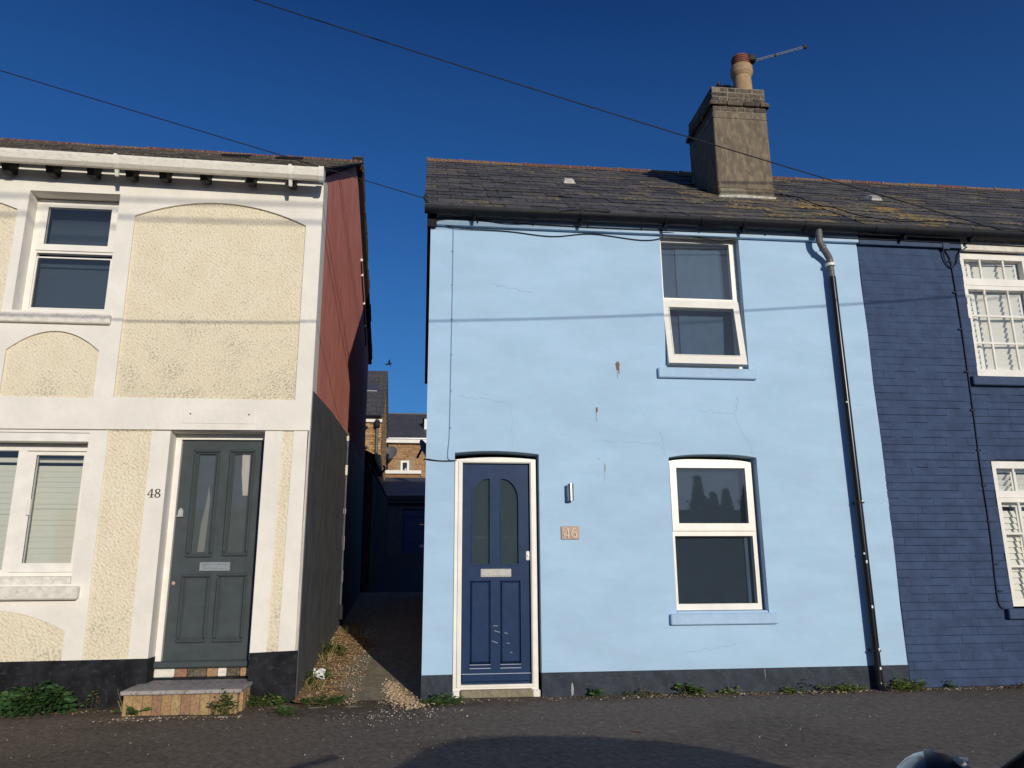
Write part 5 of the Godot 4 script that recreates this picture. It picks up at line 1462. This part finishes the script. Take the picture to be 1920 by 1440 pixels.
# ------------------------------------------------------------------ loose stone
func stones(called: String, at: Callable, count: int, size: Array, cols: Array, flat := .6) -> void:
	var mb := MB.new()
	mb.tint = Color.WHITE
	var v := []
	for k in 12: v.append(Vector3.ZERO)
	var ph := (1.0 + sqrt(5.0)) / 2.0
	var ico := [Vector3(-1, ph, 0), Vector3(1, ph, 0), Vector3(-1, -ph, 0), Vector3(1, -ph, 0), Vector3(0, -1, ph), Vector3(0, 1, ph), Vector3(0, -1, -ph), Vector3(0, 1, -ph), Vector3(ph, 0, -1), Vector3(ph, 0, 1), Vector3(-ph, 0, -1), Vector3(-ph, 0, 1)]
	for k in 12: ico[k] = ico[k].normalized() * rr(.78, 1.15)
	for t in [[0, 11, 5], [0, 5, 1], [0, 1, 7], [0, 7, 10], [0, 10, 11], [1, 5, 9], [5, 11, 4], [11, 10, 2], [10, 7, 6], [7, 1, 8], [3, 9, 4], [3, 4, 2], [3, 2, 6], [3, 6, 8], [3, 8, 9], [4, 9, 5], [2, 4, 11], [6, 2, 10], [8, 6, 7], [9, 8, 1]]:
		mb.tri(ico[t[0]], ico[t[1]], ico[t[2]])
	var mm := MultiMesh.new()
	mm.transform_format = MultiMesh.TRANSFORM_3D
	mm.use_colors = true
	mm.mesh = mb.mesh()
	mm.instance_count = count
	for k in count:
		var s := lerpf(size[0], size[1], pow(rng.randf(), 2.0))
		var b := Basis.from_euler(Vector3(rr(0, TAU), rr(0, TAU), rr(0, TAU))).scaled(Vector3(s, s * flat, s * rr(.7, 1.1)))
		var p: Vector3 = at.call()
		mm.set_instance_transform(k, Transform3D(b, p + Vector3(0, s * flat * .35, 0)))
		var c: Color = cols[rng.randi() % cols.size()]
		var q := rr(.75, 1.2)
		mm.set_instance_color(k, Color(c.r * q, c.g * q, c.b * q))
	var o := MultiMeshInstance3D.new()
	o.name = numbered(called)
	o.multimesh = mm
	o.material_override = M.stone_bit
	add_child(o)
	stuff(o)
	tag(o, {"gravel_heap": "heap of tan gravel spilled at the corner of the pale blue house", "scattered_gravel": "pale pebbles scattered over the road in front of the alley", "road_grit": "fine pale chippings and white flecks across the asphalt", "wall_foot_debris": "small stones and soil crumbs gathered along the foot of the walls", "alley_grit": "tan grit and stone chips over the alley soil"}[called], "gravel")

func ground() -> void:
	# one sheet to the horizon
	var zs := [160.0, 60.0, 26.0, 14.0, 9.0, 6.0, 4.8, 3.6, 2.6, 0.4, 0.0, -6.2, -14.0, -30.0, -60.0, -160.0]
	var xs := [-160.0, -40.0, -12.0, -5.0, 0.0, 5.0, 12.0, 40.0, 160.0]
	struct("ground", MB.new().grid(xs.size() - 1, zs.size() - 1, func(i, j): return Vector3(xs[i], gy(xs[i], zs[j]) - .03, zs[j])), M.earth)
	# road: fine worn asphalt close to the houses
	gn.seed = 4; gn.frequency = .02; gn.fractal_octaves = 4
	var nx := 760
	var nz := 190
	var rd := MB.new()
	var edge := func(x: float) -> float: return .05 + .05 * gn.get_noise_2d(x * 90, 7) + .03 * gn.get_noise_2d(x * 400, 3) + (.10 if x < -1.0 else (.26 if x < .02 else .0))
	rd.grid(nx, nz, func(i, j):
		var x := lerpf(-5.4, 7.4, float(i) / nx)
		var e: float = edge.call(x)
		var z := lerpf(2.72, e, float(j) / nz)
		var a := gn.get_noise_2d(x * 55, z * 55)
		var b := gn.get_noise_2d(x * 2400, z * 1700) * .75 + gn.get_noise_2d(x * 800, z * 500) * .45
		var near := exp(-(z - e) / .22)
		var dirt := clampf(near * (.9 + a) + maxf(0, a - .25) * .4, 0, 1)
		var brown := clampf((.6 - x) / 3.0, 0, 1)
		var base := Color(.345, .30, .265).lerp(Color(.31, .255, .20), brown)
		base = base.lerp(Color(.20, .15, .105), dirt * .6)
		var patch := smoothstep(.12, .3, gn.get_noise_2d(x * 26 + 50, z * 40))
		base = base * (1.0 - patch * .14 + b * .7)
		rd.tint = Color(base.r, base.g, base.b)
		return Vector3(x, gy(x, z) + .006 * a + .0032 * b + near * .012 * (1 + a), z))
	struct("road", rd, M.asphalt)
	var far := MB.new()
	far.tint = Color(.335, .29, .255)
	far.grid(1, 12, func(i, j): return Vector3([-60.0, 60.0][i], gy(0, lerpf(10.0, 2.70, j / 12.0)) - .006, lerpf(10.0, 2.70, j / 12.0)))
	struct("road", far, M.asphalt)
	for s in [[-60.0, -5.38], [7.38, 60.0]]:
		var sd := MB.new()
		sd.tint = Color(.335, .29, .255)
		sd.grid(1, 1, func(i, j): return Vector3(s[i], -.004, [2.72, -.02][j]))
		struct("road", sd, M.asphalt)
	# soil along the foot of the walls
	var soil := MB.new()
	soil.grid(300, 6, func(i, j):
		var x := lerpf(-5.4, 7.4, i / 300.0)
		var z := lerpf(.40 if x < .02 else .17, -.02, j / 6.0)
		return Vector3(x, .004 + .012 * gn.get_noise_2d(x * 160, z * 160) + .014 * j / 6.0 - (.02 if j == 0 else 0.0), z))
	struct("verge_soil", soil, M.earth)
	# alley: worn concrete path, soil and straw beside it
	var pa := MB.new()
	pa.grid(40, 90, func(i, j):
		var u: float = i / 40.0
		var z := lerpf(.30, -6.4, j / 90.0)
		var x := lerpf(-1.06, .26 if z > .02 else .0, u)
		return Vector3(x, gy(x, z) + .008 + .008 * gn.get_noise_2d(x * 50, z * 50) - (.03 if j == 0 else 0.0), z))
	struct("alley_path", pa, M.path)
	var pb := MB.new()
	pb.grid(8, 20, func(i, j):
		var z := lerpf(-6.38, -14.0, j / 20.0)
		var x := lerpf(-1.06, 3.0, i / 8.0)
		return Vector3(x, gy(x, z) + .006, z))
	struct("yard", pb, M.yard)
	var de := MB.new()
	de.grid(46, 110, func(i, j):
		var z := lerpf(.16, -3.6, j / 110.0)
		var wd := .27 + .18 * gn.get_noise_2d(z * 90, 9) + (.18 * exp(-pow((z + .1) / .35, 2))) + (.22 * exp(-pow((z + 2.2) / .7, 2)))
		var u: float = i / 46.0
		var x: float = -1.04 + wd * u
		return Vector3(x, gy(x, z) + .012 + .035 * (1 - u) + .012 * gn.get_noise_2d(x * 300, z * 300) - .03 * smoothstep(.85, 1.0, u), z))
	struct("alley_soil", de, M.debris)
	var tan := [Color(.52, .37, .22), Color(.62, .49, .34), Color(.44, .30, .17), Color(.58, .46, .36), Color(.36, .26, .17)]
	stones("gravel_heap", func():
		var t := rng.randf()
		var x := lerpf(-.30, -.06, t) + rng.randfn() * (.03 + .05 * t)
		var z := lerpf(-.55, .34, t) + rng.randfn() * .08
		if x > -.005 and z < .03: x = -.01 - rng.randf() * .08
		return Vector3(x, gy(x, z) + .008 + .028 * rng.randf() * t, z), 1300, [.004, .013], tan)
	stones("scattered_gravel", func():
		var x := -.22 + rng.randfn() * .30
		var z := .42 + absf(rng.randfn()) * .28 - .1
		return Vector3(x, gy(x, z) + .004, z), 330, [.0025, .009], [Color(.48, .39, .31), Color(.55, .48, .40), Color(.38, .30, .22), Color(.6, .55, .49)])
	stones("road_grit", func():
		var x := rr(-4.6, 6.6)
		var z := .1 + pow(rng.randf(), 1.4) * 2.4
		return Vector3(x, gy(x, z) + .002, z), 1500, [.0015, .0052], [Color(.40, .38, .35), Color(.6, .58, .55), Color(.28, .26, .23), Color(.34, .29, .24)])
	stones("wall_foot_debris", func():
		var x := rr(-4.4, 6.4)
		var z := .03 + absf(rng.randfn()) * .07 + (.1 if x < -1 else 0.0)
		if x > -2.4 and x < -1.35: z += .38
		return Vector3(x, gy(x, z) + .012, z), 2200, [.003, .012], [Color(.16, .11, .07), Color(.10, .075, .05), Color(.30, .22, .15), Color(.5, .44, .38)])
	stones("alley_grit", func():
		var z := .15 - rng.randf() * 3.4
		var x := -1.03 + rng.randf() * .50
		return Vector3(x, gy(x, z) + .02 + .03 * clampf((-.6 - x) / .45, 0, 1), z), 1500, [.003, .011], tan)
	# dry straw on the alley soil
	var st := MB.new()
	for k in 230:
		var z := .12 - rng.randf() * 3.0
		var x := -1.02 + rng.randf() * .36
		var p := Vector3(x, gy(x, z) + .035 + .025 * clampf((-.6 - x) / .45, 0, 1), z)
		var d := Vector3(rr(-1, 1), rr(-.05, .12), rr(-.5, .5)).normalized() * rr(.015, .055)
		var q := rr(.6, 1.1)
		st.tint = Color(.50 * q, .33 * q, .17 * q)
		st.tube([p - d, p + d], .0018, 3, false)
	var so := add(self, "straw", st, M.straw)
	stuff(tag(so, "dry straw strewn over the alley soil by the black wall", "straw"))

# ------------------------------------------------------------------ across the road: seen only in the panes
func opposite() -> void:
	var nth := ["first", "second", "third", "fourth", "fifth", "sixth", "seventh", "eighth", "ninth", "tenth", "eleventh", "twelfth", "thirteenth"]
	for k in 13:
		var x := 7.2 + k * .86 + rr(-.25, .25)
		var tall := rr(4.5, 5.5)
		var z := 25.0 + rr(-.6, .9)
		var t := thing("conifer_tree", "dark conifer across the road, %s in the row" % nth[k], "tree", Vector3(x, -.4, z), "conifers across the road")
		add(t, "trunk", MB.new().tube([Vector3.ZERO, Vector3(0, tall * .95, 0)], [.14, .02], 8), M.bark)
		var mb := MB.new()
		for b in 900:
			var u := rng.randf()
			var a := rr(0, TAU)
			var l := (1.0 - u) * rr(.9, 2.0) + rr(.03, .12)
			var p0 := Vector3(0, .2 + u * (tall - .2), 0)
			var d := Vector3(cos(a), rr(-.25, .35), sin(a)).normalized()
			var s := d.cross(Vector3.UP).normalized() * rr(.06, .16)
			var mid := p0 + d * l * .6
			var tip := p0 + d * l + Vector3(0, rr(-.1, .15), 0)
			mb.tri(p0 + d * l * .1, mid - s, tip); mb.tri(p0 + d * l * .1, tip, mid + s)
			mb.tri(mid - s * 1.6 + Vector3(0, .08, 0), mid + s * 1.6, tip)
		stuff(add(t, "crown", mb, M.needle))
	var hb := MB.new()
	for k in 6000:
		var p := Vector3(rr(-14, 28), rr(-.4, 4.0), 24.4 + rr(-.5, .5))
		var o := Vector3(rr(-1, 1), rr(-1, 1), rr(-1, 1)).normalized() * rr(.1, .25)
		var q := Vector3(rr(-1, 1), rr(-1, 1), rr(-1, 1)).normalized() * rr(.1, .25)
		mb_tri(hb, p, p + o, p + q)
	hb.box(Vector3(-14, -.5, 24.3), Vector3(28, 3.55, 24.6))
	var hd := add(self, "hedge", hb, M.needle)
	stuff(tag(hd, "long dark hedge across the road below the conifers", "hedge"))

func mb_tri(mb: MB, a: Vector3, b: Vector3, c: Vector3) -> void: mb.tri(a, b, c)

# ------------------------------------------------------------------ cars
func car_body(t: Node3D, prof: PackedVector2Array, glassp: Array, z0: float, z1: float, wheels: Array, paint: Material) -> void:
	var ce := (z0 + z1) * .5
	var hw := (z1 - z0) * .5
	var mb := MB.new()
	var layers := [[0.0, .86], [.03, .95], [.06, 1.0]]
	var n := prof.size()
	var sect := func(k: int, f: float) -> Vector3:   # half widths narrow towards the roof
		var p := prof[k]
		var tuck := 1.0 - .20 * smoothstep(.72, 1.35, p.y)
		return Vector3(p.x, p.y, ce + f * hw * tuck)
	var fs := [-1.0, -.94, -.6, 0.0, .6, .94, 1.0]
	for k in n:
		var l := (k + 1) % n
		for s in fs.size() - 1:
			mb.quad(sect.call(k, fs[s]), sect.call(k, fs[s + 1]), sect.call(l, fs[s + 1]), sect.call(l, fs[s]))
	var id := Geometry2D.triangulate_polygon(prof)
	for q in range(0, id.size(), 3):
		for f in [-1.0, 1.0]: mb.tri(sect.call(id[q], f), sect.call(id[q + 1 if f > 0 else q + 2], f), sect.call(id[q + 2 if f > 0 else q + 1], f))
	add(t, "body", mb, paint)
	for g in glassp:
		for f in [-1.012, 1.012]:
			var gm := MB.new()
			var gi := Geometry2D.triangulate_polygon(g)
			for q in range(0, gi.size(), 3):
				var v := []
				for e in 3:
					var p: Vector2 = g[gi[q + e]]
					v.append(Vector3(p.x, p.y, ce + f * hw * (1.0 - .20 * smoothstep(.72, 1.35, p.y))))
				gm.tri(v[0], v[1 if f > 0 else 2], v[2 if f > 0 else 1])
			add(t, "side_window", gm, M.car_glass)
	for x in wheels:
		for z in [z0 + .1, z1 - .1]:
			var w := add(t, "wheel", MB.new().lathe([Vector2(.2, -.1), Vector2(.30, -.1), Vector2(.32, -.06), Vector2(.32, .06), Vector2(.30, .1), Vector2(.2, .1)], tf(Vector3(x, .32, z), PI / 2), 24), M.tyre)
			add(w, "rim", MB.new().lathe([Vector2(0, -.085), Vector2(.2, -.1), Vector2(.2, .1), Vector2(0, .085)], tf(Vector3(x, .32, z), PI / 2), 20), M.alu)

func cars() -> void:
	# parked behind the viewer: it throws the broad shadow on the road
	var t := thing("parked_car", "dark tall hatchback parked behind the viewer whose shadow falls on the road", "car", Vector3(2.9, -.36, 8.75))
	var prof := pv([-2.1, .25, 1.75, .25, 2.2, .3, 2.25, .62, 2.1, .95, 1.3, 1.12, 1.02, 1.3, .90, 1.62, .80, 1.77, .65, 1.83, .26, 1.89, -.21, 1.91, -.59, 1.897, -.88, 1.838, -1.25, 1.717, -1.62, 1.42, -1.85, 1.1, -2.2, .98, -2.2, .4])
	car_body(t, prof, [pv([-1.45, 1.15, .85, 1.15, .75, 1.6, .3, 1.78, -.5, 1.79, -1.1, 1.66])], -.9, .9, [-1.35, 1.45], M.car_paint)
	# the open car the picture is taken from: its near door and wing mirror
	var o := thing("open_car", "dark open car at the lower right corner, its door mirror and window ledge in view", "car", Vector3(0, -.36, 0))
	var pr := pv([-2.2, .25, 2.3, .25, 2.95, .32, 3.0, .72, 2.2, .90, 1.30, .985, .95, .985, -1.2, .985, -2.0, .98, -2.25, .8])
	car_body(o, pr, [], 6.42, 8.0, [-1.4, 2.1], M.car_paint)
	var d := Vector3(.53, -.2, -.82).normalized()
	var e1 := d.cross(Vector3.UP).normalized()
	var b := Basis(e1, e1.cross(d), -d)
	var c := Vector3(.434, 1.206, 6.347)
	var m := thing_part(o, "wing_mirror")
	var lean := Transform3D(b * Basis(Vector3.BACK, .22), c)
	var r := Vector3(.049, .066, .08)
	add(m, "cap", egg(r, -2.6, .02), M.car_paint, lean)
	add(m, "rim", egg(r * 1.025, -.04, .50), M.car_black, lean)
	add(m, "face", egg(r * .985, .42, 2.7), M.car_gloss, lean)
	var sp := []
	for k in 9:
		var e := lerpf(1.02, .2, k / 8.0)
		var az := .95 - .1 * k / 8.0
		sp.append(lean * (Vector3(sin(az) * cos(e), sin(e), cos(az) * cos(e)) * r * 1.0))
	add(m, "light_strip", MB.new().tube(sp, .0032, 8), M.beige)
	var ic := lean * (Vector3(sin(1.25) * cos(.98), sin(.98), cos(1.25) * cos(.98)) * r)
	add(m, "warning_symbol", ring(rect(-.0045, -.0028, .0045, .0028), rect(-.003, -.0014, .003, .0014), 0, .001), M.alu, Transform3D(b, ic + b * Vector3(0, 0, .002)))
	add(m, "arm", MB.new().tube([c + Vector3(.02, -.05, .02), Vector3(.50, 1.15, 6.45)], .03, 10), M.car_black)
	add(o, "window_ledge", MB.new().tube([Vector3(.385, 1.268, 6.463), Vector3(.47, 1.305, 6.455), Vector3(.62, 1.36, 6.45), Vector3(.95, 1.44, 6.5)], [.010, .012, .014, .016], 10), M.car_gloss)
	add(o, "door_top", MB.new().tube([Vector3(.36, 1.235, 6.47), Vector3(.47, 1.26, 6.462), Vector3(.62, 1.27, 6.46), Vector3(.95, 1.22, 6.5)], [.02, .03, .04, .05], 10), M.car_black)

func egg(r: Vector3, a0: float, a1: float) -> MB:   # part of an egg between two meridians
	return MB.new().grid(28, 18, func(i, j):
		var a: float = lerpf(a0, a1, i / 28.0)
		var e: float = PI * (j / 18.0 - .5)
		return Vector3(sin(a) * cos(e) * r.x, sin(e) * r.y, cos(a) * cos(e) * r.z))

func _ready() -> void:
	# camera, sky, sun, exposure
	rng.seed = 46
	var cam := Camera3D.new()
	cam.name = "camera"
	add_child(cam)
	cam.fov = 53.06
	cam.position = Vector3(0, 1.06, 7)
	cam.rotation = Vector3(deg_to_rad(13.748), deg_to_rad(-6.4525), deg_to_rad(-.3636))
	cam.near = .05
	cam.far = 600
	cam.current = true
	var env := Environment.new()
	env.background_mode = Environment.BG_SKY
	env.sky = Sky.new()
	env.sky.sky_material = sky()
	env.background_energy_multiplier = 1.0
	env.tonemap_mode = Environment.TONE_MAPPER_LINEAR
	env.tonemap_exposure = 1.0
	env.sdfgi_enabled = true; env.ssao_enabled = true; env.ssil_enabled = true
	var we := WorldEnvironment.new()
	we.name = "environment"
	we.environment = env
	add_child(we)
	var sun := DirectionalLight3D.new()
	sun.name = "sun"
	sun.light_energy = 1.0
	sun.light_color = Color(1.0, .915, .76).linear_to_srgb()
	sun.light_angular_distance = .3
	sun.shadow_enabled = true
	add_child(sun)
	var s := Vector3(sin(SUN_AZ) * cos(SUN_EL), sin(SUN_EL), cos(SUN_AZ) * cos(SUN_EL))
	sun.look_at_from_position(s * 50, Vector3.ZERO)
	# the place
	materials()
	ground()
	left_house()
	blue_house()
	navy_house()
	alley()
	opposite()
	doorstep()
	wall_things()
	plants()
	cars()
